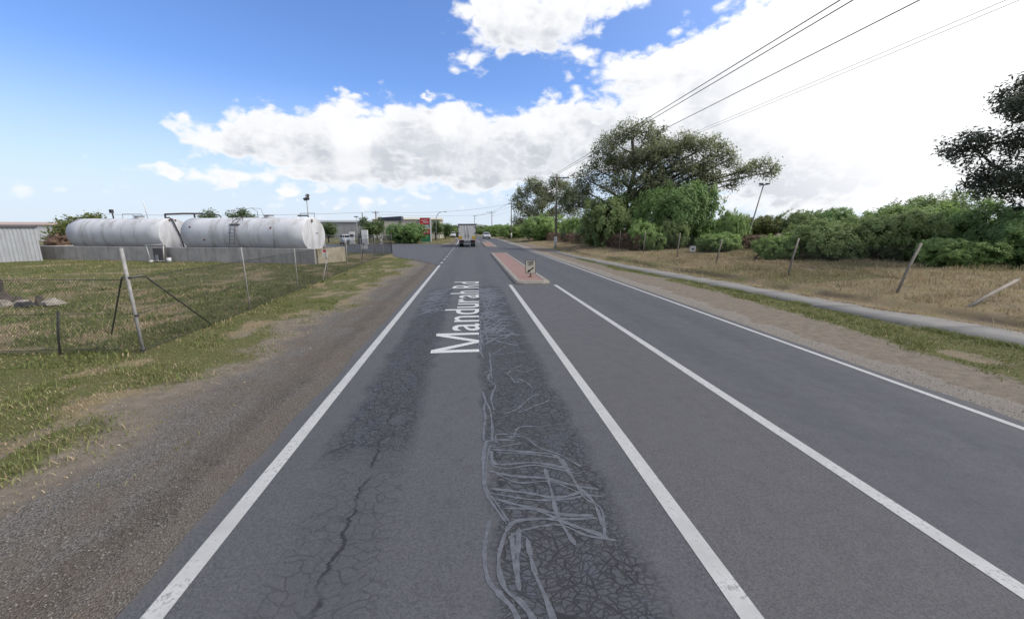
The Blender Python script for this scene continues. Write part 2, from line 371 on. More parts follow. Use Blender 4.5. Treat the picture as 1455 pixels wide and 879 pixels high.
# ------------------------------------------------------------------ asphalt
def asphalt_mat(name, road=True):
    m, t, b = mat_new(name)
    p = t.pos(); x, y, z = t.xyz(p)
    agg = t.xyz(t.vor(p, 95, out=1))[0]
    agg2 = t.noise(p, 210, 2, .6)
    n_l = t.noise(p, .55, 5, .6); n_m = t.noise(p, 4., 5, .65)
    c = t.mix(t.mr(agg, 0, 1), (.068, .070, .075), (.150, .150, .152))
    c = t.mix(t.m('MULTIPLY', t.mr(agg2, .35, .7), .4), c, (.102, .104, .108))
    c = t.mix(t.mr(n_l, .3, .7, 0, .5), c, (.090, .093, .101))
    c = t.mix(t.m('MULTIPLY', t.mr(n_m, .5, .75), .25), c, (.07, .071, .075))
    g3 = t.noise(p, 34, 4, .75); c = t.mix(t.m('MULTIPLY', t.mr(g3, .52, .68), .55), c, (.155, .154, .153)); c = t.mix(t.m('MULTIPLY', t.mr(g3, .48, .34), .55), c, (.048, .05, .054))
    hgt = t.m('MULTIPLY', agg, .6)
    if road:
        # brownish, paler strip between the two middle lines that nobody drives on
        wob = t.m('MULTIPLY', t.m('SUBTRACT', n_m, .5), .3)
        xw = t.m('ADD', x, wob)
        mid = t.m('MULTIPLY', t.mr(xw, 1.75, 1.9), t.mr(xw, 3.9, 3.75))
        mid = t.m('MULTIPLY', mid, t.mr(y, 20, 18))
        c = t.mix(t.m('MULTIPLY', mid, .5), c, t.mix(agg, (.085, .081, .080), (.155, .147, .141)))
        # wheel paths polished a little
        rlane = t.mr(xw, 3.9, 4.3)
        c = t.mix(t.m('MULTIPLY', rlane, .2), c, (.092, .097, .105))
        # tyre polish bands and the oil drip line of each lane
        def band(cx, w): return t.mr(t.m('ABSOLUTE', t.m('SUBTRACT', xw, cx)), w, w*.35, 0, 1, True)
        wp = t.m('MAXIMUM', t.m('MAXIMUM', band(-1.15, .55), band(.75, .6)), t.m('MAXIMUM', band(4.7, .5), band(6.2, .5)))
        lng = t.noise(t.vm('MULTIPLY', p, (1.6, .12, 1)), 1.3, 5, .6)
        c = t.mix(t.m('MULTIPLY', wp, t.mr(lng, .3, .7, .1, .5)), c, (.066, .069, .076))
        oil = t.m('MULTIPLY', t.m('MAXIMUM', band(-.2, .4), band(5.45, .4)), t.mr(t.noise(p, 5.5, 3, .6), .6, .72))
        c = t.mix(t.m('MULTIPLY', oil, .35), c, (.04, .04, .042))
        pat = t.noise(t.vm('MULTIPLY', p, (1., .45, 1)), .8, 6, .7)
        c = t.mix(t.mr(pat, .5, .68, 0, .45), c, (.125, .124, .122))
        # transverse dark streaks
        sk = t.noise(t.vm('MULTIPLY', p, (.5, 3.2, 1)), 1.2, 5, .6)
        c = t.mix(t.m('MULTIPLY', t.m('MULTIPLY', t.mr(sk, .56, .7), .35), t.mr(y, 12, 22)), c, (.055, .056, .06))
        # fatigued wheel paths: fine crocodile cracking
        warp = t.vm('ADD', p, t.vm('MULTIPLY', t.vm('SUBTRACT', t.noise(p, 3., 3, .6, out=1), (.5, .5, .5)), (.10, .10, 0)))
        warp = t.vm('ADD', warp, t.vm('MULTIPLY', t.vm('SUBTRACT', t.noise(p, .9, 2, .5, out=1), (.5, .5, .5)), (.45, .6, 0)))
        warp = t.vm('ADD', warp, t.vm('MULTIPLY', t.vm('SUBTRACT', t.noise(p, 19, 3, .65, out=1), (.5, .5, .5)), (.04, .04, 0)))
        cr1 = t.vor(t.vm('MULTIPLY', warp, (6.8, 10., 1)), 1., 'DISTANCE_TO_EDGE')
        cr2 = t.vor(t.vm('MULTIPLY', warp, (13., 20., 1)), 1., 'DISTANCE_TO_EDGE')
        big = t.noise(p, 1.4, 4, .6)
        def zone(a0, a1, b0, b1, y0, y1, y2, y3):
            q = t.m('ADD', x, t.m('MULTIPLY', t.m('SUBTRACT', big, .5), .55))
            v = t.m('ADD', y, t.m('MULTIPLY', t.m('SUBTRACT', big, .5), 2.))
            return t.m('MULTIPLY', t.m('MULTIPLY', t.mr(q, a0, a1), t.mr(q, b1, b0)), t.m('MULTIPLY', t.mr(v, y0, y1), t.mr(v, y3, y2)))
        zl = t.m('MULTIPLY', zone(-1.75, -1.55, -.85, -.65, 3.9, 4.6, 16, 18), t.mr(big, .26, .40))
        zl0 = t.m('MULTIPLY', zone(-1.6, -1.4, -.75, -.6, 1.4, 1.8, 4.0, 4.6), .42)
        zr = zone(.1, .22, 1.2, 1.38, 1.2, 1.6, 16.5, 18.5)
        zs = t.m('MAXIMUM', t.m('MAXIMUM', zl, zr), zl0)
        c = t.mix(t.m('MULTIPLY', t.m('MAXIMUM', zl, zr), .45), c, (.066, .070, .080))
        # old bluish bitumen films
        film = t.mr(t.noise(t.vm('MULTIPLY', p, (2.6, .8, 1)), 1.6, 4, .6), .5, .62)
        c = t.mix(t.m('MULTIPLY', t.m('MULTIPLY', t.m('MAXIMUM', zl, zr), film), .6), c, (.082, .093, .115))
        thick = t.mr(t.noise(p, 3.1, 4, .65), .34, .60, .04, .085)
        k1 = t.m('MULTIPLY', t.m('MULTIPLY', t.mr(t.m('DIVIDE', cr1, thick), 1., .25), zs), t.mr(t.noise(p, 3.8, 4, .65), .30, .44))
        k2 = t.m('MULTIPLY', t.m('MULTIPLY', t.mr(cr2, .12, .035), t.m('MAXIMUM', zr, zl)), t.mr(t.noise(p, 1.7, 4, .6), .27, .42))
        lc = t.m('ABSOLUTE', t.m('ADD', t.m('ADD', x, 1.10), t.m('MULTIPLY', t.m('SUBTRACT', t.noise(t.vm('MULTIPLY', p, (.0, 1., 0)), 3.2, 5, .65), .5), -.35)))
        lcr = t.m('MULTIPLY', t.m('MULTIPLY', t.mr(t.m('DIVIDE', lc, t.mr(t.noise(p, 6, 4, .7), .3, .7, .010, .040)), 1., .3), t.mr(t.noise(p, 2.1, 3, .6), .36, .5)), t.m('MULTIPLY', t.mr(y, 1.6, 2.), t.mr(y, 6.4, 5.4)))
        k1 = t.m('MAXIMUM', k1, lcr)
        k = t.m('MAXIMUM', k1, t.m('MULTIPLY', k2, .8))
        c = t.mix(t.m('MULTIPLY', k, .86), c, (.017, .017, .019))
        hgt = t.m('SUBTRACT', hgt, t.m('MULTIPLY', k, 1.2))
        # gravel dust dragged in over the edges
        dust = t.m('MAXIMUM', t.mr(t.m('ADD', x, wob), -2.22, -2.5), t.mr(t.m('ADD', x, wob), 7.1, 7.35))
        c = t.mix(t.m('MULTIPLY', dust, t.mr(n_m, .4, .65)), c, (.17, .15, .128))
    c = t.mix(1., c, (ALB*.83, ALB*.83, ALB*.86), 'MULTIPLY')
    t.put(b.inputs['Base Color'], c)
    t.put(b.inputs['Roughness'], t.mr(n_m, .3, .7, .72, .88)); b.inputs['Specular IOR Level'].default_value = .35
    t.put(b.inputs['Normal'], t.bump(hgt, .5, .006))
    MATS[name] = m
asphalt_mat('road_asphalt'); asphalt_mat('side_asphalt', False)

YS = np.concatenate([np.arange(-40, 0, 2.), np.arange(0, 30, .25), np.arange(30, 80, 1.), np.arange(80, 320, 4.)])
def strip_mesh(name, xl, xr, z, ys, uvn=2):
    V = []; n = uvn
    for k in range(n+1):
        f = k/n; V.append(np.stack([xl*(1-f)+xr*f, ys, np.full_like(ys, z)], 1))
    V = np.concatenate(V); m = len(ys); F = []
    for k in range(n):
        i = np.arange(m-1)+k*m; F.append(np.stack([i, i+m, i+m+1, i+1], 1))
    return np_mesh(name, V, np.concatenate(F))
def build_road():
    wl = (fbm(YS*0, YS, 1.7, 4, 3)-.5)*.16; wr = (fbm(YS*0+9, YS, 1.5, 4, 4)-.5)*.18
    road = prop(link('road', strip_mesh('road', -2.37+wl+rx(YS), 7.24+wr+rx(YS), 0., YS, 6), 'road_asphalt'), 'worn grey asphalt two lane road', kind='structure')
    # a thin crumbling edge skirt so the seal has thickness
    for nm, xx in (('road_edge', -2.37+wl), ('road_edge', 7.24+wr)):
        V = np.concatenate([np.stack([xx+rx(YS), YS, YS*0-.002], 1), np.stack([xx+np.sign(xx)*.05+rx(YS), YS, YS*0-.05], 1)]); m = len(YS); i = np.arange(m-1)
        link(nm, np_mesh(nm, V, np.stack([i, i+1, i+m+1, i+m], 1)), 'road_asphalt', road)
    # painted lines
    m, t, b = mat_new('line_paint'); p = t.pos()
    wear = t.noise(p, 26, 5, .7); n2 = t.noise(p, 2.5, 4, .6)
    ch = t.mr(t.m('ADD', wear, t.m('MULTIPLY', t.m('SUBTRACT', n2, .5), .5)), .56, .72)
    c = t.mix(t.m('MULTIPLY', ch, .8), t.mix(t.mr(n2, .3, .7), (.25, .25, .243), (.335, .335, .325)), (.10, .10, .10))
    t.put(b.inputs['Base Color'], c); b.inputs['Roughness'].default_value = .7
    t.put(b.inputs['Normal'], t.bump(t.xyz(t.vor(p, 95, out=1))[0], .25, .004)); MATS['line_paint'] = m
    def line(nm, x0, w, y0, y1):
        ys = np.concatenate([[y0], YS[(YS > y0) & (YS < y1)], [y1]])
        link(nm, strip_mesh(nm, x0-w/2+rx(ys), x0+w/2+rx(ys), .004, ys, 1), 'line_paint', road)
    line('edge_line', -2.12, .15, -40, 28.6)
    for k in range(9):
        y0 = 30.3+k*3.4; line('edge_dash', -2.12, .15, y0, y0+1.0)
    line('edge_line', -2.12, .15, 62.5, 300)
    line('lane_line', 1.79, .155, -40, 18.1); line('lane_line', 3.82, .155, -40, 17.9)
    line('lane_line', 1.98, .12, 78, 150); line('lane_line', 3.75, .12, 78, 150)
    line('edge_line', 6.98, .11, -40, 54); line('edge_line', 6.98, .11, 66, 300)
    # crack sealing: bitumen bands poured over the cracks of the right wheel path
    paint('seal_bitumen', (.100, .107, .124), .6, .38, 16., dirt=(.085, .088, .097), dirt_amt=.8)
    def ribbon(pts, w):
        pts = np.array(pts, float)
        # resample with Catmull-Rom
        out = []
        for i in range(len(pts)-1):
            p0, p1, p2, p3 = pts[max(i-1, 0)], pts[i], pts[i+1], pts[min(i+2, len(pts)-1)]
            for s_ in np.linspace(0, 1, 7)[:-1]:
                out.append(.5*(2*p1+(p2-p0)*s_+(2*p0-5*p1+4*p2-p3)*s_**2+(3*p1-p0-3*p2+p3)*s_**3))
        out.append(pts[-1]); q = np.array(out)
        d = np.gradient(q, axis=0); d /= np.linalg.norm(d, axis=1)[:, None]+1e-9
        nrm = np.stack([-d[:, 1], d[:, 0]], 1)
        j = random.uniform(0, 99)
        ww = w*(.1+1.7*fbm(np.arange(len(q))*.8+j, np.zeros(len(q)), 1., 3, 2))
        ww[0] *= .4; ww[-1] *= .4
        L, Rr = q+nrm*ww[:, None]/2, q-nrm*ww[:, None]/2
        zz = .0025+random.uniform(0, .0012)
        V = np.concatenate([np.c_[L, np.full(len(q), zz)], np.c_[Rr, np.full(len(q), zz)]]); m_ = len(q); i = np.arange(m_-1)
        link('crack_seal', np_mesh('crack_seal', V, np.stack([i, i+m_, i+m_+1, i+1], 1)), 'seal_bitumen', road)
    near = [[(.26,3.07),(.13,3.42),(.09,3.71),(.13,4.35),(.21,4.46),(.49,4.43)],[(.2,4.26),(.57,4.17),(.88,4.08),(.96,3.9),(1.02,3.49),(1.1,3.25),(1.09,2.92)],[(.2,4.23),(.2,4.02),(.29,3.94),(.66,3.94),(1.04,3.77)],[(.15,3.84),(.41,3.72),(.72,3.65),(.97,3.51),(1.21,3.42)],[(.16,3.54),(.5,3.44),(.78,3.34),(1.05,3.41)],[(.2,3.38),(.47,3.24),(.78,3.11),(1.05,3.07)],[(.25,2.95),(.36,3.07),(.67,3.06),(.87,2.94),(1.09,2.8)],[(.12,3.11),(.07,2.8),(.08,2.51),(.17,2.35),(.26,2.18),(.3,1.7)],[(.25,2.95),(.17,2.66),(.2,2.41),(.32,2.26),(.42,2.0)],[(.37,2.99),(.32,2.67),(.29,2.4)],[(.42,2.87),(.43,2.54),(.48,2.26),(.52,1.9)],[(.75,3.82),(.74,3.44),(.73,3.08),(.8,2.75)],[(.3,2.94),(.29,2.67),(.3,2.38)]]
    for q in near: ribbon(q, .036)
    for q in near[:7]: ribbon([(a_+rng.normal(.03, .03), b_+rng.normal(-.07, .05)) for a_, b_ in q], .022)
    for k in range(14):  # strays of poured bands over the crazed right wheel path
        y0 = 4.3+5.6*rng.random(); x0 = .17+.55*rng.random(); n = 5; a = rng.normal(0, .7); L = .25+.5*rng.random()
        L = min(L, 1.3-x0); ribbon([(x0+L*j/(n-1)+rng.normal(0, .03), y0+a*L*j/(n-1)+rng.normal(0, .07)) for j in range(n)], .024)
    for k in range(12):   # long bands down its left side
        x0 = .15+.22*rng.random(); y0 = 4.3+6*rng.random(); ribbon([(x0+rng.normal(0, .02), y0+j*.3) for j in range(6)], .03)
    for k in range(110):  # short transverse squiggles farther up
        y0 = 8.8+8.4*rng.random()**.8; x0 = .22+.2*rng.random(); L = .35+.65*rng.random(); n = 5
        a = rng.normal(0, .35); L = min(L, 1.28-x0)
        ribbon([(x0+L*j/(n-1), y0+a*L*j/(n-1)*1.2+rng.normal(0, .16)) for j in range(n)], .05)
    for k in range(60):
        y0 = 11.8+4.8*rng.random(); x0 = -1.68+.25*rng.random(); L = .35+.5*rng.random(); n = 5
        a = rng.normal(.3, .3)
        ribbon([(x0+L*j/(n-1), y0+a*L*j/(n-1)*1.5+rng.normal(0, .16)) for j in range(n)], .045)
    # road name in long letters along the lane
    paint('letter_paint', (.58, .58, .57), .7, .08, 14., dirt=(.14, .14, .145), dirt_amt=.75)
    txt = 'Mandurah Rd'
    metr = []
    for ch in txt:
        if ch == ' ': metr.append(None); continue
        cu = bpy.data.curves.new('glyph', 'FONT'); cu.body = ch; cu.size = 1.; cu.resolution_u = 6; cu.offset = .004
        o = bpy.data.objects.new('glyph', cu); COL.objects.link(o)
        bpy.context.view_layer.update()
        me = bpy.data.meshes.new_from_object(o.evaluated_get(bpy.context.evaluated_depsgraph_get()))
        bpy.data.objects.remove(o)
        if ch == 'M':   # drawn as one outline: two stems and the V between them
            me = bpy.data.meshes.new('glyph'); qs = [[(0, 0), (.095, 0), (.095, .7), (0, .7)], [(.705, 0), (.8, 0), (.8, .7), (.705, .7)], [(.0, .7), (.35, 0), (.45, 0), (.11, .7)], [(.69, .7), (.35, 0), (.45, 0), (.8, .7)]]
            me.from_pydata([(a_, b_, .0004*k_) for k_, q in enumerate(qs) for a_, b_ in q], [], [tuple(range(4*k_, 4*k_+4)) for k_ in range(4)])
        co = np.zeros(len(me.vertices)*3); me.vertices.foreach_get('co', co); metr.append((me, co.reshape(-1, 3)))
    cap = metr[0][1][:, 1].max()
    adv = 0.; place = []
    for it in metr:
        if it is None: adv += .42*cap; place.append(None); continue
        me, co = it; w = co[:, 0].max()-co[:, 0].min(); place.append(adv); adv += w+.16*cap
    total = adv-.16*cap; Lr = 19.4-8.05
    for it, a in zip(metr, place):
        if it is None: continue
        me, co = it
        u = (co[:, 0]-co[:, 0].min()+a)/total          # 0..1 along the word
        y = 8.05+u*Lr
        capm = 1.0+.18*u
        x = .15+.24*u-(co[:, 1]/cap)*capm
        me.vertices.foreach_set('co', np.stack([x, y, .0052+co[:, 2]], 1).ravel()); me.update()
        bm = bmesh.new(); bm.from_mesh(me); bmesh.ops.recalc_face_normals(bm, faces=bm.faces[:])
        if bm.faces and bm.faces[0].normal.z < 0: bmesh.ops.reverse_faces(bm, faces=bm.faces[:])
        bm.to_mesh(me); bm.free()
        link('letter', me, 'letter_paint', road)
    # side road / forecourt apron on the left
    pts = [(-2.3, 28.8), (-3.3, 31.5), (-4.9, 34.5), (-7.0, 38.5), (-8.0, 43.2), (-14, 45.5), (-30, 47), (-75, 52), (-75, 72), (-30, 72), (-12, 71.5), (-6.5, 70), (-4, 67.5), (-2.3, 64)]
    bm = bmesh.new(); vs = [bm.verts.new((x, y, -.003)) for x, y in pts]; bm.faces.new(vs); bmesh.ops.triangulate(bm, faces=bm.faces[:])
    me = bpy.data.meshes.new('driveway'); bmesh.ops.recalc_face_normals(bm, faces=bm.faces[:])
    bm.to_mesh(me); bm.free()
    if me.polygons[0].normal.z < 0: me.flip_normals()
    o = prop(link('driveway', me, 'side_asphalt'), 'pale grey asphalt forecourt entrance left of the road', kind='structure')
    # bitumen joint between road and apron
    paint('joint_bitumen', (.035, .035, .037), .6, .2)
    ys = np.arange(29, 66, .5); xx = -2.36-.05*np.sin(ys*.9)
    link('bitumen_joint', strip_mesh('bitumen_joint', xx-.07, xx+.07, .0035, ys, 1), 'joint_bitumen', o)
    # footpath
    m, t, b = mat_new('footpath_concrete'); p = t.pos(); x, y, z = t.xyz(p)
    n1 = t.noise(p, 2.2, 6, .75); n2 = t.noise(p, 30, 5, .75)
    c = t.mix(t.mr(n1, .3, .7), (.17, .166, .158), (.25, .242, .228)); c = t.mix(t.m('MULTIPLY', t.mr(n2, .45, .75), .4), c, (.17, .16, .15))
    c = t.mix(1., c, (ALB*.95, ALB*.94, ALB*.91), 'MULTIPLY')
    t.put(b.inputs['Base Color'], c); b.inputs['Roughness'].default_value = .9; t.put(b.inputs['Normal'], t.bump(n2, .3, .01)); MATS['footpath_concrete'] = m
    fp = prop(empty('footpath'), 'grey concrete footpath right of the road', kind='structure')
    seg = np.arange(-30, 48, 3.0)
    for y0 in seg:   # cast bays with open joints
        ys = np.linspace(y0+.008, y0+2.992, 7)
        w1 = (fbm(ys*0+3, ys, 1.3, 3, 8)-.5)*.14; w2 = (fbm(ys*0+7, ys, 1.3, 3, 8)-.5)*.14
        a, b_ = path_near(ys)+w1, path_far(ys)+w2; zt = ys*0+.004; n = len(ys)
        V = np.concatenate([np.c_[a, ys, zt], np.c_[b_, ys, zt], np.c_[a, ys, zt*0-.12], np.c_[b_, ys, zt*0-.12]]); i = np.arange(n-1)
        F = np.concatenate([np.stack([i, i+n, i+n+1, i+1], 1), np.stack([i, i+1, i+2*n+1, i+2*n], 1), np.stack([i+n, i+3*n, i+3*n+1, i+n+1], 1), [[0, 2*n, 3*n, n], [n-1, 2*n-1, 4*n-1, 3*n-1]]])
        link('slab', np_mesh('slab', V, F), 'footpath_concrete', fp)
build_road()

# ------------------------------------------------------------------ median islands
def island_mats():
    m, t, b = mat_new('island_brick'); p = t.pos()
    br = t.n('ShaderNodeTexBrick'); t.put(br.inputs['Vector'], t.vm('MULTIPLY', p, (1, 1, 1)))
    br.inputs['Scale'].default_value = 1.; br.inputs['Brick Width'].default_value = .23; br.inputs['Row Height'].default_value = .115; br.inputs['Mortar Size'].default_value = .008
    br.inputs['Color1'].default_value = (.20, .105, .085, 1); br.inputs['Color2'].default_value = (.155, .082, .07, 1); br.inputs['Mortar'].default_value = (.17, .135, .115, 1)
    n = t.noise(p, 2.2, 5, .65); c = t.mix(t.mr(n, .4, .7, 0, .55), br.outputs[0], (.19, .13, .108)); c = t.mix(t.m('MULTIPLY', t.mr(t.noise(p, 60, 3), .5, .7), .4), c, (.10, .062, .055))
    t.put(b.inputs['Base Color'], c); b.inputs['Roughness'].default_value = .9; t.put(b.inputs['Normal'], t.bump(t.m('MULTIPLY', br.outputs[1], -1.), .4, .006)); MATS['island_brick'] = m
    paint('kerb_concrete', (.27, .24, .205), .9, .22, 3., dirt=(.15, .13, .11), dirt_amt=.6, bump=.4, bscale=60)
island_mats()
def island(label, x0, x1, y0, y1):
    root = prop(empty('median_island', ((x0+x1)/2, y0, 0)), label, 'traffic island')
    # outline with rounded corners
    r = .42; cor = [(x1-r, y0+r, -90), (x1-r, y1-r, 0), (x0+r, y1-r, 90), (x0+r, y0+r, 180)]
    path = []
    for cx, cy, a0 in cor:
        for k in range(7):
            a = R_(a0+90*k/6); path.append((cx+r*math.cos(a), cy+r*math.sin(a)))
    # bow the near end a little
    prof = [(0., -.03), (0., .04), (.07, .125), (.12, .15), (.30, .15), (.31, .11)]
    cx, cy = (x0+x1)/2, (y0+y1)/2; P = [Vector((x, y)) for x, y in path]; n = len(P)
    nin = []
    for i in range(n):
        d = (P[(i+1) % n]-P[i-1]).normalized(); nin.append(Vector((-d.y, d.x)))
    # kerb cast in lengths: subdivide the long sides
    pts = []; 
    for i in range(n):
        a, b = P[i], P[(i+1) % n]; L = (b-a).length; s_ = max(1, int(round(L/2.4)))
        for k in range(s_):
            f = k/s_; pts.append((a.lerp(b, f), nin[i].lerp(nin[(i+1) % n], f).normalized()))
    mb = MB(); N = len(pts); V = []
    for p, nv in pts:
        for o, z in prof: V.append((p.x+nv.x*o-root.location.x, p.y+nv.y*o-root.location.y, z+random.uniform(-.003, .003)))
    K = len(prof); mb.add(V, [(i*K+k, ((i+1) % N)*K+k, ((i+1) % N)*K+k+1, i*K+k+1) for i in range(N) for k in range(K-1)])
    mb.build('kerb', 'kerb_concrete', root)
    inner = [(p.x+nv.x*.305-root.location.x, p.y+nv.y*.305-root.location.y, .135) for p, nv in pts]
    me = bpy.data.meshes.new('brick_paving'); bm = bmesh.new(); bm.faces.new([bm.verts.new(v) for v in inner]); bmesh.ops.triangulate(bm, faces=bm.faces[:]); bm.to_mesh(me); bm.free()
    if me.polygons[0].normal.z < 0: me.flip_normals()
    link('brick_paving', me, 'island_brick', root)
    return root
island('long brick paved traffic island with the keep left sign on its near end', 2.02, 3.72, 18.2, 41.)
island('brick paved traffic island beside the lorry, beyond the side road', 2.12, 3.8, 57.2, 76)

# ------------------------------------------------------------------ foliage
def leaf_mat(name, ca, cb, cc, trans=.5):
    m, t, b = mat_new(name); out = m.node_tree.nodes['Material Output']
    r = t.attr('rnd'); rr = t.n('ShaderNodeObjectInfo').outputs['Random']
    c = t.mix(t.mr(r, 0, .6), ca, cb); c = t.mix(t.mr(r, .6, 1.), c, cc)
    c = t.mix(t.mr(rr, 0, 1, 0, .35), c, t.mix(.5, ca, cb))
    t.put(b.inputs['Base Color'], c); b.inputs['Roughness'].default_value = .62; b.inputs['Specular IOR Level'].default_value = .25
    tr = t.n('ShaderNodeBsdfTranslucent'); t.put(tr.inputs[0], c)
    mx = t.n('ShaderNodeMixShader'); mx.inputs[0].default_value = trans
    m.node_tree.links.new(b.outputs[0], mx.inputs[1]); m.node_tree.links.new(tr.outputs[0], mx.inputs[2]); m.node_tree.links.new(mx.outputs[0], out.inputs[0])
    MATS[name] = m
leaf_mat('gum_leaf', (.125, .145, .075), (.225, .245, .13), (.34, .345, .20))
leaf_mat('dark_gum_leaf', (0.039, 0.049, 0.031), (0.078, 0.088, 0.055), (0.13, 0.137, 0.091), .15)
leaf_mat('bush_leaf', (0.146, 0.224, 0.067), (0.258, 0.37, 0.123), (0.381, 0.47, 0.202))
leaf_mat('olive_leaf', (.135, .185, .068), (.23, .30, .115), (.33, .40, .175))
leaf_mat('deep_leaf', (.105, .175, .058), (.185, .285, .10), (.275, .37, .15))
leaf_mat('dark_leaf', (.06, .095, .035), (.115, .165, .062), (.175, .22, .095))  # darker green leaf colour of the left background trees
leaf_mat('dead_leaf', (0.102, 0.062, 0.041), (0.174, 0.11, 0.072), (0.252, 0.174, 0.12), .1)
leaf_mat('lime_leaf', (.085, .105, .028), (.15, .175, .05), (.22, .23, .09))
leaf_mat('grass_blade', (.082, .105, .030), (.165, .185, .060), (.34, .30, .14), .3)
leaf_mat('dry_blade', (0.224, 0.171, 0.106), (0.389, 0.301, 0.183), (0.543, 0.443, 0.295), .3)
leaf_mat('greenish_dry_blade', (0.144, 0.144, 0.06), (0.264, 0.24, 0.108), (0.432, 0.36, 0.204), .3)
paint('gum_bark', (.205, .175, .145), .9, .3, 2., dirt=(.09, .075, .06), dirt_amt=.7, bump=.6, bscale=14)
paint('dark_bark', (.085, .068, .052), .95, .3, 3., bump=.6, bscale=14)

def leaves(centres, per, spread, size, droop=.3, asp=.38, seed=0, up=0., hub=None, face=.0):
    """leaf quads in tufts round the given twig ends"""
    r = np.random.default_rng(seed); C = np.repeat(centres, per, 0); n = len(C)
    P = C+r.normal(0, 1, (n, 3))*np.asarray(spread)
    d = r.normal(0, 1, (n, 3)); d[:, 2] = d[:, 2]*.7-droop+up; d /= np.linalg.norm(d, axis=1)[:, None]+1e-9
    a = r.normal(0, 1, (n, 3))
    if hub is not None:   # leaf blades turn their faces outwards and up to the light
        o_ = P-np.asarray(hub); o_ /= np.linalg.norm(o_, axis=1)[:, None]+1e-9
        nn = o_*face+np.array([0, 0, .55*face])+a*.45; nn /= np.linalg.norm(nn, axis=1)[:, None]+1e-9
        d = d-nn*(d*nn).sum(1)[:, None]; d /= np.linalg.norm(d, axis=1)[:, None]+1e-9; a = nn
    w = np.cross(d, a); w /= np.linalg.norm(w, axis=1)[:, None]+1e-9
    L = size*(.6+.8*r.random(n))[:, None]; Wd = L*asp
    V = np.stack([P-d*L*.5, P+w*Wd*.5, P+d*L*.5, P-w*Wd*.5], 1).reshape(-1, 3)
    F = np.arange(n*4).reshape(n, 4)
    tw = np.repeat(r.random(len(centres)), per)
    rnd = np.clip(.55*tw+.45*r.random(n), 0, 1)
    return V, F, np.repeat(rnd, 4)
def in_blob(c, rad, n, r, lo=.45):
    v = r.normal(0, 1, (n, 3)); v /= np.linalg.norm(v, axis=1)[:, None]
    q = (lo+(1-lo)*r.random(n)**.7)[:, None]
    lump = 1+.22*np.sin(v[:, :1]*5+c[0])*np.cos(v[:, 1:2]*4+c[1])
    return np.asarray(c)+v*q*lump*np.asarray(rad)
def core(c, rad, r, k=.8):
    """rough inner mass of a dense shrub"""
    bm = bmesh.new(); bmesh.ops.create_icosphere(bm, subdivisions=2, radius=1)
    V = np.array([v.co[:] for v in bm.verts]); F = np.array([[v.index for v in f.verts] for f in bm.faces]); bm.free()
    V = V*(k+.18*(r.random((len(V), 1))-.5)); return V*np.asarray(rad)+np.asarray(c), np.c_[F, F[:, 2]]
def crown_mesh(name, parts, cores=None):
    V = []; F = []; A = []; o = 0
    for v, f, a in parts: V.append(v); F.append(f+o); A.append(a); o += len(v)
    me = np_mesh(name, np.concatenate(V), np.concatenate(F), dict(rnd=np.concatenate(A)))
    return me
def bush_mesh(kind, seed, n=240, per=34, size=.17, blobs=7, gap=.0):
    """a rounded shrub about 1 unit in radius and 1 unit high (scaled per plant)"""
    r = np.random.default_rng(seed); parts = []
    cs = [((0, 0, .42), (.72, .72, .52))]
    for k in range(blobs):
        a = 2*math.pi*k/blobs+r.random()*.6; q = .38+.3*r.random(); h = .25+.42*r.random()
        s_ = .26+.2*r.random(); cs.append(((q*math.cos(a), q*math.sin(a), h), (s_*1.25, s_*1.25, s_)))
    cs.append(((r.normal(0, .15), r.normal(0, .15), .72), (.42, .42, .26)))
    for c, rad in cs:
        m_ = int(n*(rad[0]*rad[1]+rad[0]*rad[2])*.9)+20
        p = in_blob(c, rad, m_, r, .72)
        p = p[p[:, 2] > .02]
        v, f, a = leaves(p, per, .035, size*.36, .05, .42, seed+3, .25, (0, 0, .25), 1.); v[:, 2] = np.maximum(v[:, 2], .0); parts.append((v, f, a))
    return crown_mesh(kind, parts)
BUSH = {}
def bush_variants():
    for i in range(4): BUSH[i] = bush_mesh('crown', 40+i)
bush_variants()
def stem_mesh():
    mb = MB()
    for k in range(5):
        a = k*1.3; mb.tube([(0.03*math.cos(a), .03*math.sin(a), -.12), (.16*math.cos(a), .16*math.sin(a), .25), (.34*math.cos(a), .34*math.sin(a), .6)], [.045, .03, .012], 5)
    o = mb.build('stem', 'dark_bark'); me = o.data; bpy.data.objects.remove(o); return me
STEM = stem_mesh()
def bush(name, label, x, y, w, h, mat='bush_leaf', var=0, rot=None, cat='bush', group=None, d=None, sink=.0):
    z = float(gh(np.array([x]), np.array([y]))[0])-sink
    root = empty(name, (x, y, z), random.uniform(0, 6.28) if rot is None else rot, label, cat, group)
    key = (var, mat)
    if key not in BUSH:
        me = BUSH[var].copy(); me.materials.clear(); me.materials.append(MATS[mat]); BUSH[key] = me
    c = link('crown', BUSH[key], None, root); s_ = link('stem', STEM, None, root)
    for q in (c, s_): q.scale = (w/1.75, (d or w)/1.75, h/1.0)
    return root

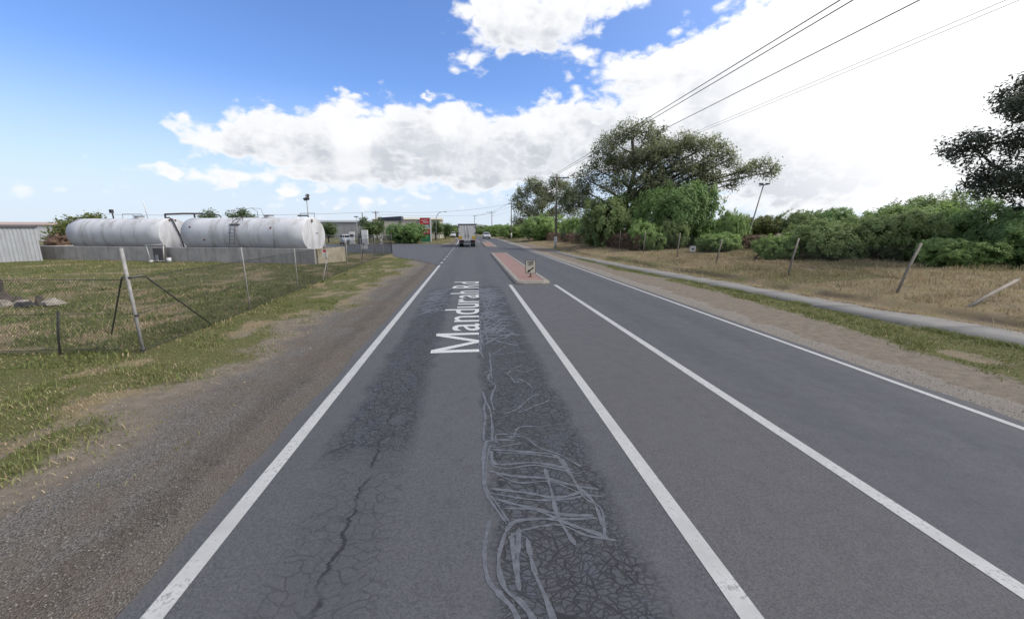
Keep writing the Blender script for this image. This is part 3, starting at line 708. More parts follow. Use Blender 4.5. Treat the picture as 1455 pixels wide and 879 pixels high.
def tree(name, label, base, clumps, trunk, mat, bark='gum_bark', twigs=14, per=30, spread=.32, size=.3, seed=0, droop=.35, r0=.35, group=None, fork=None, lo=.35, asp=.34):
    """clumps: (dx,dy,dz,rx,ry,rz) from the base; trunk: points from the base; limbs grow from the trunk to every clump"""
    x, y = base; z = float(gh(np.array([x]), np.array([y]))[0])
    root = empty(name, (x, y, z-.05), 0, label, 'tree', group); r = np.random.default_rng(seed)
    mb = MB(); T = [Vector(p) for p in trunk]; n = len(T)
    mb.tube(T, [r0*(1-.62*i/max(1, n-1)) for i in range(n)], 9)
    parts = []
    for (cx, cy, cz, ax, ay, az_) in clumps:
        tip = Vector((cx, cy, cz))
        # leave the trunk somewhere below the clump
        best = min(range(max(1, n//4), n), key=lambda i: abs(T[i].z-(tip.z-.75*math.hypot(T[i].x-tip.x, T[i].y-tip.y)))); s_ = T[best]
        rr = r0*(1-.62*best/max(1, n-1))*.55
        rr = max(.035, min(rr, .05+.022*(tip-s_).length))
        mid = s_.lerp(tip, .5)+Vector((r.normal(0, .25), r.normal(0, .25), +.05*(tip-s_).length))
        q1 = s_.lerp(mid, .5)+Vector((r.normal(0, .12), r.normal(0, .12), 0)); q2 = mid.lerp(tip, .5)+Vector((r.normal(0, .15), r.normal(0, .15), 0))
        mb.tube([s_, q1, mid, q2, tip], [rr, rr*.85, rr*.66, rr*.45, rr*.25], 6)
        vol = (ax*ay*az_)**(2/3)
        m_ = max(5, int(twigs*vol)); tw = in_blob((cx, cy, cz), (ax, ay, az_), m_, r, lo)
        for k in range(0, m_, 4):   # twigs
            mb.tube([tip.lerp(Vector(tw[k]), .15)+Vector((0, 0, -.1)), Vector(tw[k])], [rr*.3, .012], 4, False)
        parts.append(leaves(tw, per, spread, size, droop, asp, seed+int(cx*7+cz*13) % 997, 0., (cx*.6, cy*.6, cz-.8), .55))
    mb.build('trunk', bark, root)
    link('crown', crown_mesh('crown', parts), mat, root)
    return root

# big spreading gum on the right
def gum_main():
    bx, by = 17.6, 47.3
    ex = Vector((.92, -.39)) # roughly across the view
    def at(u, v, w, a, b, c): u = u*1.12; w = w*.95; return (ex.x*u+ -ex.y*v, ex.y*u+ex.x*v, w, a*1.12, b*1.1, c*1.08)
    C = [at(-5.4,0,6.4,1.5,1.6,1.0), at(-4.0,1.2,6.9,1.4,1.5,1.1), at(-4.3,-1.2,5.2,1.6,1.6,.9), at(-2.6,0,5.0,1.4,1.6,.9),
         at(-2.6,.5,9.4,1.3,1.4,1.1), at(-1.9,-1,11.0,1.3,1.4,1.1), at(-1.2,1.4,12.6,1.4,1.4,1.1), at(.2,0,13.3,1.6,1.5,1.1), at(1.9,-1,13.2,1.5,1.5,1.0), at(3.4,.8,12.9,1.4,1.5,1.0),
         at(-.6,0,9.6,1.6,1.7,1.3), at(1.2,1.8,10.6,1.8,1.8,1.3), at(3.0,-1.2,10.8,1.7,1.8,1.2), at(4.7,.5,11.4,1.4,1.6,1.0), at(6.2,-.5,11.6,1.2,1.3,.7),
         at(-.8,-1.8,7.0,1.5,1.6,1.1), at(1.4,-1.6,7.6,1.7,1.7,1.2), at(3.4,1.4,8.4,1.8,1.8,1.2), at(5.4,-.8,8.8,1.7,1.7,1.1), at(7.0,.6,9.2,1.4,1.5,.9), at(8.2,-.4,9.0,1.2,1.3,.7),
         at(4.6,-1.2,6.4,1.8,1.8,1.1), at(6.6,.4,6.2,1.5,1.6,1.0), at(2.6,.4,5.8,1.5,1.6,1.0), at(8.4,1.0,6.4,1.1,1.2,.7), at(6.4,-1.,4.6,1.2,1.4,.9), at(7.6,.4,3.4,1.0,1.1,.9),
         at(9.9,.2,9.6,1.2,1.2,.75), at(11.2,-.3,8.4,1.1,1.2,.8), at(12.6,.2,8.9,1.3,1.3,.85), at(13.6,-.2,8.2,.9,1.0,.7), at(10.6,.3,7.0,.8,.9,.6), at(8.4,.4,10.4,.9,1.0,.6)]
    C += [at(6.0,.8,12.2,1.4,1.4,1.0), at(7.4,-.6,11.0,1.3,1.4,1.0), at(8.6,.6,11.6,1.1,1.2,.8), at(5.2,-.4,10.2,1.5,1.5,1.1), at(7.2,.8,7.8,1.5,1.5,1.1), at(8.8,-.5,7.6,1.2,1.2,.9), at(7.8,.3,5.2,1.3,1.3,1.0), at(9.6,.2,10.6,.9,1.0,.7), at(-3.6,.2,8.2,1.3,1.4,1.1), at(-5.6,-.5,5.0,1.2,1.3,.9)]
    rg = np.random.default_rng(77)
    for k in range(16):
        a = rg.random()*6.28; q = rg.random()**.5; C.append(at(3.2+5.6*q*math.cos(a), rg.normal(0, 1.2), 8.2+3.6*q*math.sin(a), 1.1+.5*rg.random(), 1.3, .8+.3*rg.random()))
    T = [(0,0,-.2),(.1,.1,1.5),(.35,.1,3.2),(.6,0,4.8),(1.1,-.2,6.6),(1.5,-.2,8.4),(1.4,0,10.2),(1.1,0,11.8)]
    tree('gum_tree', 'largest gum tree with a wide open olive crown above the roadside bushes', (bx, by), C, T, 'gum_leaf', twigs=21, per=30, spread=.27, size=.28, seed=5, r0=.42)
gum_main()
def gum_second():
    C = [(-5.2,0,7.2,2.0,2,1.6),(-4.4,.5,10.2,2.0,2,1.7),(-2.6,-.6,12.2,1.9,2,1.5),(-.6,.4,11.2,2.2,2.2,1.7),(-3,0,6,2.2,2.2,1.6),(-.4,-.8,8,2.4,2.4,1.8),(1.6,.6,9.6,2.1,2.1,1.5),(2.6,-.4,12.6,2.0,2,1.4),(4.8,.2,12.0,1.9,1.9,1.3),(6.6,-.2,10.6,1.6,1.7,1.1),(5.0,.4,8.6,1.5,1.6,1.1),(6.8,.2,6.2,1.4,1.5,1.2),(3.2,.3,6,1.9,1.9,1.3),(.4,0,5.2,2.2,2.2,1.4),(-5.8,.2,4.4,1.6,1.7,1.3),(6.2,-.3,4.0,1.1,1.2,1.0),(-6.6,.3,9.0,1.1,1.2,.9)]
    tree('gum_tree', 'dense gum tree behind the power pole, farther down the road', (17.2, 95), C, [(0,0,-.2),(-.2,0,2),(-.4,.1,4.5),(-.3,0,7),(.3,0,9.5),(.6,0,11)], 'gum_leaf', twigs=14, per=26, spread=.4, size=.46, seed=9, r0=.4)
gum_second()
def gum_near():
    C = [(-3.6,.6,5.6,1.1,1.1,.7),(-2.9,-.6,7.0,1.0,1.1,.7),(-2.6,.5,4.2,1.0,1.1,.8),(-1.6,-.3,5.8,1.2,1.2,.9),(-1.4,.6,7.9,1.2,1.2,.8),(-.4,-.8,9.2,1.2,1.2,.8),(.4,.5,8.2,1.4,1.4,.9),(.6,-.9,6.2,1.4,1.4,1.),(-.6,.5,4.0,1.2,1.2,.9),(1.4,0,4.6,1.4,1.4,1.),(2.2,.4,7.0,1.5,1.5,1.),(1.6,-.4,9.4,1.4,1.4,.9),(3.4,0,8.4,1.4,1.4,.9),(3.8,.3,6.0,1.4,1.4,1.),(-.2,-.6,3.0,1.0,1.0,.6)]
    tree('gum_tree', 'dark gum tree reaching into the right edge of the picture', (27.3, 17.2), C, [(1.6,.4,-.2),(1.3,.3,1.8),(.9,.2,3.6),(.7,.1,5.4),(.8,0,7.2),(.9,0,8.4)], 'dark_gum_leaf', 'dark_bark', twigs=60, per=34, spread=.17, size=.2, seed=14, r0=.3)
gum_near()

# bushes right of the road
for i, (x, y, w, h, m, v, nm, lb) in enumerate([
    (16.4, 46.0, 7.4, 6.0, 'olive_leaf', 0, 'tall_bush', 'tall rounded olive bush left of the big gum, right of the power pole'),
    (20.6, 39.2, 6.9, 6.1, 'deep_leaf', 1, 'tall_bush', 'tallest dark green bush below the big gum'),
    (16.9, 37.6, 3.7, 2.6, 'bush_leaf', 2, 'bush', 'bright low bush behind the fence in front of the tall olive bush'),
    (19.0, 37.2, 2.7, 2.75, 'olive_leaf', 3, 'bush', 'small rounded bush behind the fence in front of the tallest dark bush'),
    (20.2, 31.4, 3.5, 1.55, 'bush_leaf', 0, 'low_bush', 'low spreading bright green bush behind the small white marker'),
    (23.4, 34.6, 2.4, 3.3, 'bush_leaf', 1, 'bush', 'narrow upright bush right of the tallest dark bush'),
    (14.6, 80.0, 9.0, 4.6, 'bush_leaf', 2, 'bush', 'broad green bush below the farther gum tree, left of the power pole'),
    (17.2, 64.0, 4.4, 3.9, 'bush_leaf', 3, 'bush', 'green bush just right of the power pole'),
    (17.6, 55.5, 5.0, 3.6, 'deep_leaf', 0, 'bush', 'dark bush between the power pole and the tall olive bush'),
    (12.2, 108., 8.0, 3.6, 'bush_leaf', 1, 'bush', 'green bush by the second power pole'),
    (9.6, 132., 8.0, 3.6, 'bush_leaf', 3, 'bush', 'distant bright green bush beside the oncoming car'),
    (19.6, 23.9, 2.5, 1.45, 'bush_leaf', 2, 'low_bush', 'low bush behind the dead scrub, left of the wide bush'),
    (21.6, 22.6, 4.0, 2.3, 'olive_leaf', 0, 'bush', 'left part of the wide green bush between the two leaning fence posts'),
    (24.2, 21.4, 4.4, 2.75, 'olive_leaf', 1, 'bush', 'right part of the wide green bush, behind the nearest leaning fence post'),
    (28.2, 24.0, 5.4, 3.2, 'bush_leaf', 2, 'bush', 'tall bright bush behind the wide green bush'),
    (23.4, 17.4, 3.0, 1.3, 'bush_leaf', 3, 'low_bush', 'low flat bush right of the nearest leaning fence post'),
    (28.4, 19.6, 4.6, 3.3, 'deep_leaf', 0, 'bush', 'tall dark bush below the right edge gum tree'),
    (26.2, 16.2, 3.6, 2.4, 'deep_leaf', 2, 'bush', 'dark bush at the right edge behind the low flat bush'),
    (32.0, 25.5, 5.0, 4.0, 'olive_leaf', 3, 'bush', 'olive bush behind the tall bright bush'),
    (26.0, 27.8, 4.6, 2.3, 'olive_leaf', 1, 'bush', 'green bush behind the left part of the wide green bush')]):
    bush(nm, lb, x, y, w, h, m, v, sink=.05)
# scrubby dead brush
for x, y, w, h, v, lb in [(25.5, 32.5, 4.5, 1.2, 3, 'brown dead scrub below the leaning light pole'), (28.5, 30.0, 4.5, 1.25, 0, 'brown dead scrub right of the leaning light pole'), (22.4, 27.0, 2.4, 1.1, 1, 'small brown dead scrub left of the low bush')]:
    bush('dead_scrub', lb, x, y, w, h, 'dead_leaf', v, cat='scrub')
# far belt of trees on the right
for i, (x, y, w, h, m, lb) in enumerate([(58, 92, 11, 4.5, 'olive_leaf', 'far tree left of the leaning light pole'), (66, 88, 10, 5.0, 'lime_leaf', 'yellowish far tree on the skyline behind the leaning light pole'), (72, 83, 9, 5.6, 'olive_leaf', 'far olive tree on the skyline right of the light pole'), (78, 81, 10, 6.2, 'deep_leaf', 'darkest rounded far tree on the skyline'), (82, 74, 11, 5.4, 'olive_leaf', 'far olive tree rising over the wide green bush'), (54, 98, 9, 4.1, 'deep_leaf', 'far tree half hidden by the big gum')]):
    bush('distant_tree', lb, x, y, w, h, m, i % 4, cat='tree', group='far trees on the right skyline')
tree('sapling', 'thin open sapling on the skyline left of the dark gum', (43.5, 34.6), [(-.6,0,4.4,.9,.9,.3),(.6,.2,4.9,1.0,1.0,.35),(1.7,-.2,4.3,.8,.8,.3),(-1.6,.1,3.6,.7,.7,.3),(2.6,.2,5.3,.8,.8,.3)], [(.2,0,-.2),(.3,0,1.5),(.5,0,3.2),(.7,0,4.4)], 'gum_leaf', twigs=16, per=16, spread=.2, size=.24, seed=31, r0=.1)

# trees and shrubs on the left
bush('round_shrub', 'big round leafy shrub beside the red and green price sign', -10.9, 73.6, 6.2, 3.45, 'deep_leaf', 1, cat='shrub')
def small_tree(name, label, x, y, w, h, mat, seed):
    C = []; r = np.random.default_rng(seed)
    for k in range(13):
        a = r.random()*6.28; q = w*.34*r.random()**.5; hh = h*(.38+.5*r.random()); s_ = w*.2
        C.append((q*math.cos(a), q*math.sin(a), hh, s_, s_, s_*.75))
    tree(name, label, (x, y), C, [(0,0,-.2),(.05,0,h*.25),(0,.05,h*.5),(.05,0,h*.75)], mat, 'dark_bark', twigs=18, per=22, spread=.26, size=.4, seed=seed, r0=.14, lo=.5)
small_tree('dense_tree', 'dense green tree in front of the grey warehouse with a pole before it', -19.6, 86.5, 5.6, 4.9, 'dark_leaf', 51)
small_tree('dense_tree', 'small dark tree just right of the nearer tank', -25.4, 77., 3.6, 3.5, 'dark_leaf', 52)
small_tree('dense_tree', 'dark tree right of the price sign behind the street lamp', -7.9, 96., 4.0, 4.5, 'dark_leaf', 53)
small_tree('dense_tree', 'lower dark tree between street lamp and lorry', -5.9, 103., 4.0, 3.7, 'dark_leaf', 54)
small_tree('garden_tree', 'yellow green tree behind the left end of the farther tank', -39.5, 46.4, 6.0, 4.05, 'lime_leaf', 55)
small_tree('garden_tree', 'dark tree above the pipe between the tanks', -45.3, 77.8, 4.4, 5.8, 'dark_leaf', 56)
small_tree('garden_tree', 'small dark tree just left of the tank ladder', -42.2, 79.5, 3.0, 6.0, 'dark_leaf', 57)
small_tree('garden_tree', 'dark ragged tree behind the tank ladder', -39.8, 80.6, 4.6, 6.6, 'dark_leaf', 58)
for i, (x, y, w, h, m, lb) in enumerate([(-3.4, 128, 7, 3.4, 'olive_leaf', 'distant tree left of the lorry box'), (-12, 150, 10, 4.2, 'olive_leaf', 'distant tree beyond the left verge trees'), (-2, 205, 14, 4.6, 'lime_leaf', 'pale distant tree closing the road right of the lorry'), (7.5, 196, 12, 4.2, 'olive_leaf', 'distant tree closing the road left of the oncoming car'), (14, 185, 11, 4.0, 'bush_leaf', 'distant tree closing the road behind the oncoming car'), (-16, 215, 14, 4.6, 'olive_leaf', 'distant tree hidden partly by the lorry'), (23, 170, 12, 5.2, 'olive_leaf', 'distant tree beyond the farther gum')]):
    bush('distant_tree', lb, x, y, w, h, m, (i+1) % 4, cat='tree', group='far trees at the road bend')
bush('dead_scrub', 'brown shrub in front of the yellow green tree by the corrugated shed', -37.2, 42.2, 3.2, 1.9, 'dead_leaf', 2, cat='scrub')
bush('dead_scrub', 'dark shrub left of the farther tank', -34.6, 42.6, 2.4, 1.5, 'deep_leaf', 1, cat='shrub')

# ------------------------------------------------------------------ grass
def blades(name, label, xy, hmean, mat, wid=.012, lean=.45, seed=0, cat=None):
    r = np.random.default_rng(seed); n = len(xy); z = gh(xy[:, 0], xy[:, 1])-.005
    a = r.random(n)*6.283; L = hmean*(.45+.9*r.random(n))*(.45+1.1*sm(fbm(xy[:, 0], xy[:, 1], 1.3, 3, 91), .3, .7)); w = wid*(.7+.6*r.random(n))
    dx, dy = np.cos(a), np.sin(a); ln = np.abs(r.normal(0, lean, n))*L
    b = r.random(n)*6.283; lx, ly = np.cos(b)*ln, np.sin(b)*ln
    B = np.c_[xy, z]; side = np.c_[dx*w, dy*w, dx*0]
    mid = B+np.c_[lx*.35, ly*.35, L*.6]; tip = B+np.c_[lx, ly, L*.95]
    V = np.stack([B-side, B+side, mid+side*.75, tip, mid-side*.75], 1).reshape(-1, 3); i = np.arange(n)*5
    F = np.concatenate([np.stack([i, i+1, i+2, i+4], 1), np.stack([i+4, i+2, i+3, i+3], 1)])
    # second set as tris: degenerate quads are avoided
    me = bpy.data.meshes.new(name)
    me.vertices.add(len(V)); me.vertices.foreach_set('co', V.astype(np.float32).ravel())
    q = np.stack([i, i+1, i+2, i+4], 1); t3 = np.stack([i+4, i+2, i+3], 1)
    li = np.concatenate([q.ravel(), t3.ravel()]); me.loops.add(len(li)); me.loops.foreach_set('vertex_index', li.astype(np.int32))
    me.polygons.add(2*n); ls = np.concatenate([np.arange(n)*4, 4*n+np.arange(n)*3]); lt = np.concatenate([np.full(n, 4), np.full(n, 3)])
    me.polygons.foreach_set('loop_start', ls.astype(np.int32)); me.polygons.foreach_set('loop_total', lt.astype(np.int32))
    tone = np.clip(.5*fbm(xy[:, 0], xy[:, 1], 2.3, 3, 77)+.6*r.random(n)-.05, 0, 1)
    at = me.attributes.new('rnd', 'FLOAT', 'POINT'); at.data.foreach_set('value', np.repeat(tone, 5).astype(np.float32))
    me.update(calc_edges=True)
    return prop(link(name, me, mat), label, cat, kind='stuff')
def scatter(n, x0, x1, y0, y1, keep, seed, near=1.):
    r = np.random.default_rng(seed); x = x0+(x1-x0)*r.random(n); y = y0+(y1-y0)*r.random(n)**near
    k = keep(x, y) > r.random(n); return np.c_[x, y][k]
def clumpy(x, y, s=5., seed=3): return .25+.75*sm(fbm(x, y, s, 3, seed), .42, .62)
gfun = lambda x, y: covers(x, y)[0]*clumpy(x, y)*(1-((x > -8.6) & (y > 36)))
xy = np.concatenate([scatter(90000, -10, -3.6, 1.2, 15, gfun, 1, 1.3), scatter(60000, -11, -3.2, 12, 36, gfun, 2)])
blades('verge_grass', 'short green grass in patches along the left verge', xy, .055, 'grass_blade', .0065, .8, 1, 'grass')
xy = np.concatenate([scatter(70000, -8, -3.4, 1.2, 14, lambda x, y: (.12+.88*covers(x, y)[1])*clumpy(x, y, 4., 44)*sm(-x, 3.7, 4.5), 61, 1.3), scatter(16000, -8, -3.4, 12, 34, lambda x, y: (.1+.9*covers(x, y)[1])*clumpy(x, y, 4., 44)*sm(-x, 3.8, 4.8)*.6, 62)])
blades('verge_straw', 'withered straw among the green patches of the left verge', xy, .04, 'dry_blade', .005, 1.1, 51, 'grass')
xy = scatter(5000, -6.5, -3.3, 1.2, 22, lambda x, y: sm(fbm(x, y, 3.5, 3, 81), .56, .68)*.8, 63, 1.3)
blades('verge_tufts', 'scattered green tufts at the edge of the gravel shoulder', xy, .04, 'grass_blade', .006, .9, 52, 'grass')
def nob(x, y): # inside the fenced field, not under bund or shed
    s_ = (x+11.16)*.2951+(y-30.6)*.9555
    return (s_ < -.1)
def offsh(x, y): return ~((x < -33.2) & (y > 34.5))
f1 = lambda x, y: covers(x, y)[0]*clumpy(x, y, 3.)*nob(x, y)*offsh(x, y)
f2 = lambda x, y: covers(x, y)[1]*clumpy(x, y, 3., 8)*nob(x, y)*offsh(x, y)*.8
xy = np.concatenate([scatter(70000, -20, -6.9, 8, 20, f1, 3), scatter(100000, -36, -6.9, 16, 38, f1, 4)])
blades('field_grass', 'green grass of the fenced field in front of the tanks', xy, .085, 'grass_blade', .012, .7, 2, 'grass')
xy = np.concatenate([scatter(60000, -20, -6.5, 8, 20, f2, 5), scatter(80000, -36, -6.9, 16, 38, f2, 6)])
blades('withered_grass', 'withered brown tufts among the field grass', xy, .075, 'dry_blade', .012, .9, 3, 'grass')
f3 = lambda x, y: covers(x, y)[0]*(x < path_near(y))*clumpy(x, y)
blades('strip_grass', 'green grass strip between footpath and road shoulder', scatter(60000, 8.6, 12.2, 2.5, 32, f3, 7, 1.3), .06, 'grass_blade', .009, .8, 4, 'grass')
f3 = lambda x, y: covers(x, y)[1]*(x < path_near(y))*clumpy(x, y)*.5
blades('withered_strip', 'withered blades in the strip beside the footpath', scatter(30000, 8.6, 12.2, 2.5, 40, f3, 17, 1.3), .05, 'dry_blade', .008, .9, 14, 'grass')
def edge_pts(fn, n, seed, y0, y1, sd):
    q = np.random.default_rng(seed); y = y0+(y1-y0)*q.random(n)**1.2; x = fn(y)+q.normal(0, sd, n); k = fbm(x, y, 2.2, 3, 15) > .38; return np.c_[x, y][k]
blades('path_edge_grass', 'grass growing over the road side edge of the footpath', edge_pts(path_near, 16000, 71, 3, 34, .09), .06, 'grass_blade', .007, 1., 72, 'grass')
blades('path_edge_straw', 'straw growing over the far edge of the footpath', edge_pts(path_far, 16000, 73, 4, 46, .12), .08, 'dry_blade', .008, 1., 74, 'grass')
f4 = lambda x, y: sm(x-path_far(y), .15, .5)*(.2+.8*sm(x-path_far(y), .9, 1.4))*clumpy(x, y, 2.2, 12)
f5 = lambda x, y: f4(x, y)*(.15+.85*covers(x, y)[0])
xy = np.concatenate([scatter(60000, 10, 22, 6, 30, f4, 8), scatter(40000, 11, 30, 12, 62, f4, 9), scatter(16000, 9, 20, 40, 100, f4, 19)])
blades('tall_dry_grass', 'tall straw coloured grass under the right hand fence', xy, .13, 'dry_blade', .010, .55, 5, 'grass')
xy = np.concatenate([scatter(50000, 13.5, 27, 8, 32, f5, 10), scatter(24000, 14, 30, 20, 60, f5, 11)])
blades('tall_green_grass', 'tall greenish grass before the right hand bushes', xy, .17, 'greenish_dry_blade', .013, .5, 6, 'grass')
f6 = lambda x, y: clumpy(x, y, 2., 5)*((x < -3.2)&(y > 73)| (x > 8))
blades('far_verge_grass', 'dry grass on the far verges by the side road', scatter(30000, -26, 12, 73, 130, lambda x, y: clumpy(x, y, 2., 5)*((x < rx(y)-2.8) | (x > rx(y)+8)), 12), .12, 'greenish_dry_blade', .03, .6, 7, 'grass')

# loose stones on the shoulders
def stones(name, label, n, x0, x1, y0, y1, keep, seed, smin=.004, smax=.014, mats='loose_stone'):
    xy = scatter(n, x0, x1, y0, y1, keep, seed, 1.6); r = np.random.default_rng(seed); k = len(xy)
    base = np.array([(1,0,0),(0,1,0),(-1,0,0),(0,-1,0),(0,0,.7),(0,0,-.5)], float); FF = np.array([(0,1,4),(1,2,4),(2,3,4),(3,0,4),(1,0,5),(2,1,5),(3,2,5),(0,3,5)])
    s_ = (smin+(smax-smin)*r.random(k)**3)[:, None, None]
    V = base[None]*s_*(.6+.8*r.random((k, 6, 3))); a = r.random(k)*6.28; c, s2 = np.cos(a)[:, None], np.sin(a)[:, None]
    X = V[:, :, 0]*c-V[:, :, 1]*s2; Y = V[:, :, 0]*s2+V[:, :, 1]*c
    Z = V[:, :, 2]+gh(xy[:, 0], xy[:, 1])[:, None]+.002
    V = np.stack([X+xy[:, :1], Y+xy[:, 1:], Z], 2).reshape(-1, 3); F = (FF[None]+(np.arange(k)*6)[:, None, None]).reshape(-1, 3)
    prop(link(name, np_mesh(name, V, F, dict(rnd=np.repeat(r.random(k), 6))), mats), label, 'gravel', kind='stuff')
m, t, b = mat_new('loose_stone'); t.put(b.inputs['Base Color'], t.mix(t.attr('rnd'), (.06, .053, .046), (.175, .16, .14))); b.inputs['Roughness'].default_value = .9; MATS['loose_stone'] = m
stones('loose_gravel', 'loose gravel on the left shoulder', 42000, -5.2, -2.4, 1., 24, lambda x, y: np.maximum(covers(x, y)[2]*.9, .12), 21)
stones('pale_gravel', 'pale loose gravel on the right shoulder', 15000, 7.2, 9.5, 1.5, 30, lambda x, y: np.maximum(covers(x, y)[3]*.8, .1), 22)
# fallen gum leaves
def fallen():
    r = np.random.default_rng(5); xy = np.c_[-9+5.6*r.random(260), 1.5+14*r.random(260)]; n = len(xy)
    a = r.random(n)*6.28; L = .02+.022*r.random(n); d = np.c_[np.cos(a), np.sin(a), r.normal(0, .1, n)]*L[:, None]; w = np.c_[-np.sin(a), np.cos(a), r.normal(0, .2, n)]*(L*.25)[:, None]
    P = np.c_[xy, gh(xy[:, 0], xy[:, 1])+.012]
    V = np.stack([P-d, P+w, P+d, P-w], 1).reshape(-1, 3)
    prop(link('fallen_leaves', np_mesh('fallen_leaves', V, np.arange(4*n).reshape(n, 4), dict(rnd=np.repeat(r.random(n), 4))), 'pale_litter'), 'pale fallen leaves scattered over the left verge', 'leaves', kind='stuff')
leaf_mat('pale_litter', (.14, .10, .065), (.28, .22, .14), (.52, .46, .33), .1)
fallen()

# ------------------------------------------------------------------ shared object materials
paint('galvanised', (.36, .37, .38), .5, .2, 6., .3, dirt=(.2, .17, .14), dirt_amt=.5)
paint('pale_post', (.33, .32, .30), .7, .25, 9., dirt=(.25, .22, .18), dirt_amt=.6)
paint('brace_steel', (.17, .165, .155), .6, .25, 8., .3, dirt=(.12, .09, .06), dirt_amt=.4)
paint('dark_steel', (.055, .052, .05), .6, .25, 5., .3, dirt=(.12, .08, .05), dirt_amt=.4)
paint('wire', (.055, .055, .055), .6, .2, 5., .4)
paint('wood_post', (.30, .265, .22), .9, .25, 5., dirt=(.16, .13, .1), dirt_amt=.6, bump=.4)
paint('pole_wood', (.23, .20, .17), .9, .2, 3., dirt=(.12, .1, .085), dirt_amt=.6, streak=True, bump=.4)
paint('white_paint', (.72, .72, .70), .5, .06, 3., dirt=(.4, .37, .32), dirt_amt=.4)
paint('tank_paint', (.66, .665, .68), .62, .10, 1.0, dirt=(.27, .235, .20), dirt_amt=.75, streak=True)
paint('rust', (.20, .085, .045), .85, .35, 9.)
paint('concrete_wall', (.46, .435, .40), .92, .2, 1.2, dirt=(.19, .17, .15), dirt_amt=.7, streak=True, bump=.35, bscale=30)
paint('yellowish_concrete', (.48, .42, .31), .92, .25, 1.5, dirt=(.30, .24, .11), dirt_amt=.8, streak=True, bump=.35, bscale=30)  # yellower concrete tone, only on the right end wall
paint('black', (.02, .02, .02), .6, .1); paint('rubber', (.022, .022, .023), .8, .2)
paint('red', (.50, .02, .03), .45, .08); paint('green', (.02, .19, .09), .45, .08); paint('teal', (.03, .22, .2), .45, .08)
paint('cream', (.60, .56, .45), .8, .06, .5, dirt=(.42, .38, .3), dirt_amt=.4); paint('sign_cream', (.66, .62, .48), .45, .05)
paint('grey_cladding', (.34, .34, .33), .6, .06, .5, dirt=(.26, .25, .24), dirt_amt=.5, streak=True)
paint('navy', (.022, .03, .055), .5, .1); paint('yellow', (.62, .40, .03), .4, .1); paint('glass_dark', (.02, .025, .03), .12, .1)
paint('shed_zinc', (.60, .61, .62), .42, .08, 2., .35, dirt=(.3, .28, .25), dirt_amt=.4, streak=True)
paint('dark_trim', (.06, .06, .065), .5, .1); paint('box_panel', (.66, .64, .60), .5, .05, 2., dirt=(.45, .42, .38), dirt_amt=.5, streak=True)
paint('car_white', (.70, .72, .74), .25, .02, 1.); paint('tan_roof', (.45, .34, .27), .7, .12, 1.)
paint('pole_guard', (.62, .62, .60), .6, .12, 4., dirt=(.35, .33, .3), dirt_amt=.5); paint('blue_panel', (.03, .16, .36), .5, .1)
paint('chrome_grey', (.55, .55, .56), .4, .08, 3., .5); paint('red_lens', (.35, .01, .01), .3, .1); paint('rubble_stone', (.34, .30, .25), .9, .25, 5., bump=.5)
paint('ladder_steel', (.10, .095, .09), .6, .3, 5., dirt=(.22, .12, .07), dirt_amt=.5)
paint('pane_white', (.75, .76, .76), .3, .03)
for w in ('lamp_glass',): paint(w, (.5, .52, .52), .2, .05)

# ------------------------------------------------------------------ chain link fences
def chain_link(mb, a, b, h, cell=.06, r=.0016, z0=.02, sag=.0):
    """crossing wires between ground points a and b up to height h: two families of straight diagonals"""
    a = Vector(a); b = Vector(b); L = (b-a).length; d = (b-a)/L; nrm = Vector((-d.y, d.x, 0)).normalized()
    n = int((L+h)/cell)
    for fam in (1, -1):
        off = nrm*(r*1.4*fam)
        for k in range(n):
            s0 = -h+k*cell if fam == 1 else k*cell
            # from (s0,0) going up along fam direction
            u0, v0, u1, v1 = s0, 0., s0+fam*h, h
            if fam == 1:
                if u0 < 0: v0 += -u0; u0 = 0
                if u1 > L: v1 -= u1-L; u1 = L
            else:
                if u0 > L: v0 += u0-L; u0 = L
                if u1 < 0: v1 -= -u1; u1 = 0
            if v1-v0 < .02: continue
            P = a+d*u0+Vector((0, 0, z0+v0))+off; Q = a+d*u1+Vector((0, 0, z0+v1))+off
            t_ = (Q-P).normalized(); w1 = nrm*r; w2 = t_.cross(nrm)*r
            o = len(mb.v); mb.v += [tuple(P+w1), tuple(P-w1*.5+w2), tuple(P-w1*.5-w2), tuple(Q+w1), tuple(Q-w1*.5+w2), tuple(Q-w1*.5-w2)]
            mb.f += [(o, o+1, o+4, o+3), (o+1, o+2, o+5, o+4), (o+2, o, o+3, o+5)]; mb.sm += [False]*3
def zg(x, y): return float(gh(np.array([x]), np.array([y]))[0])
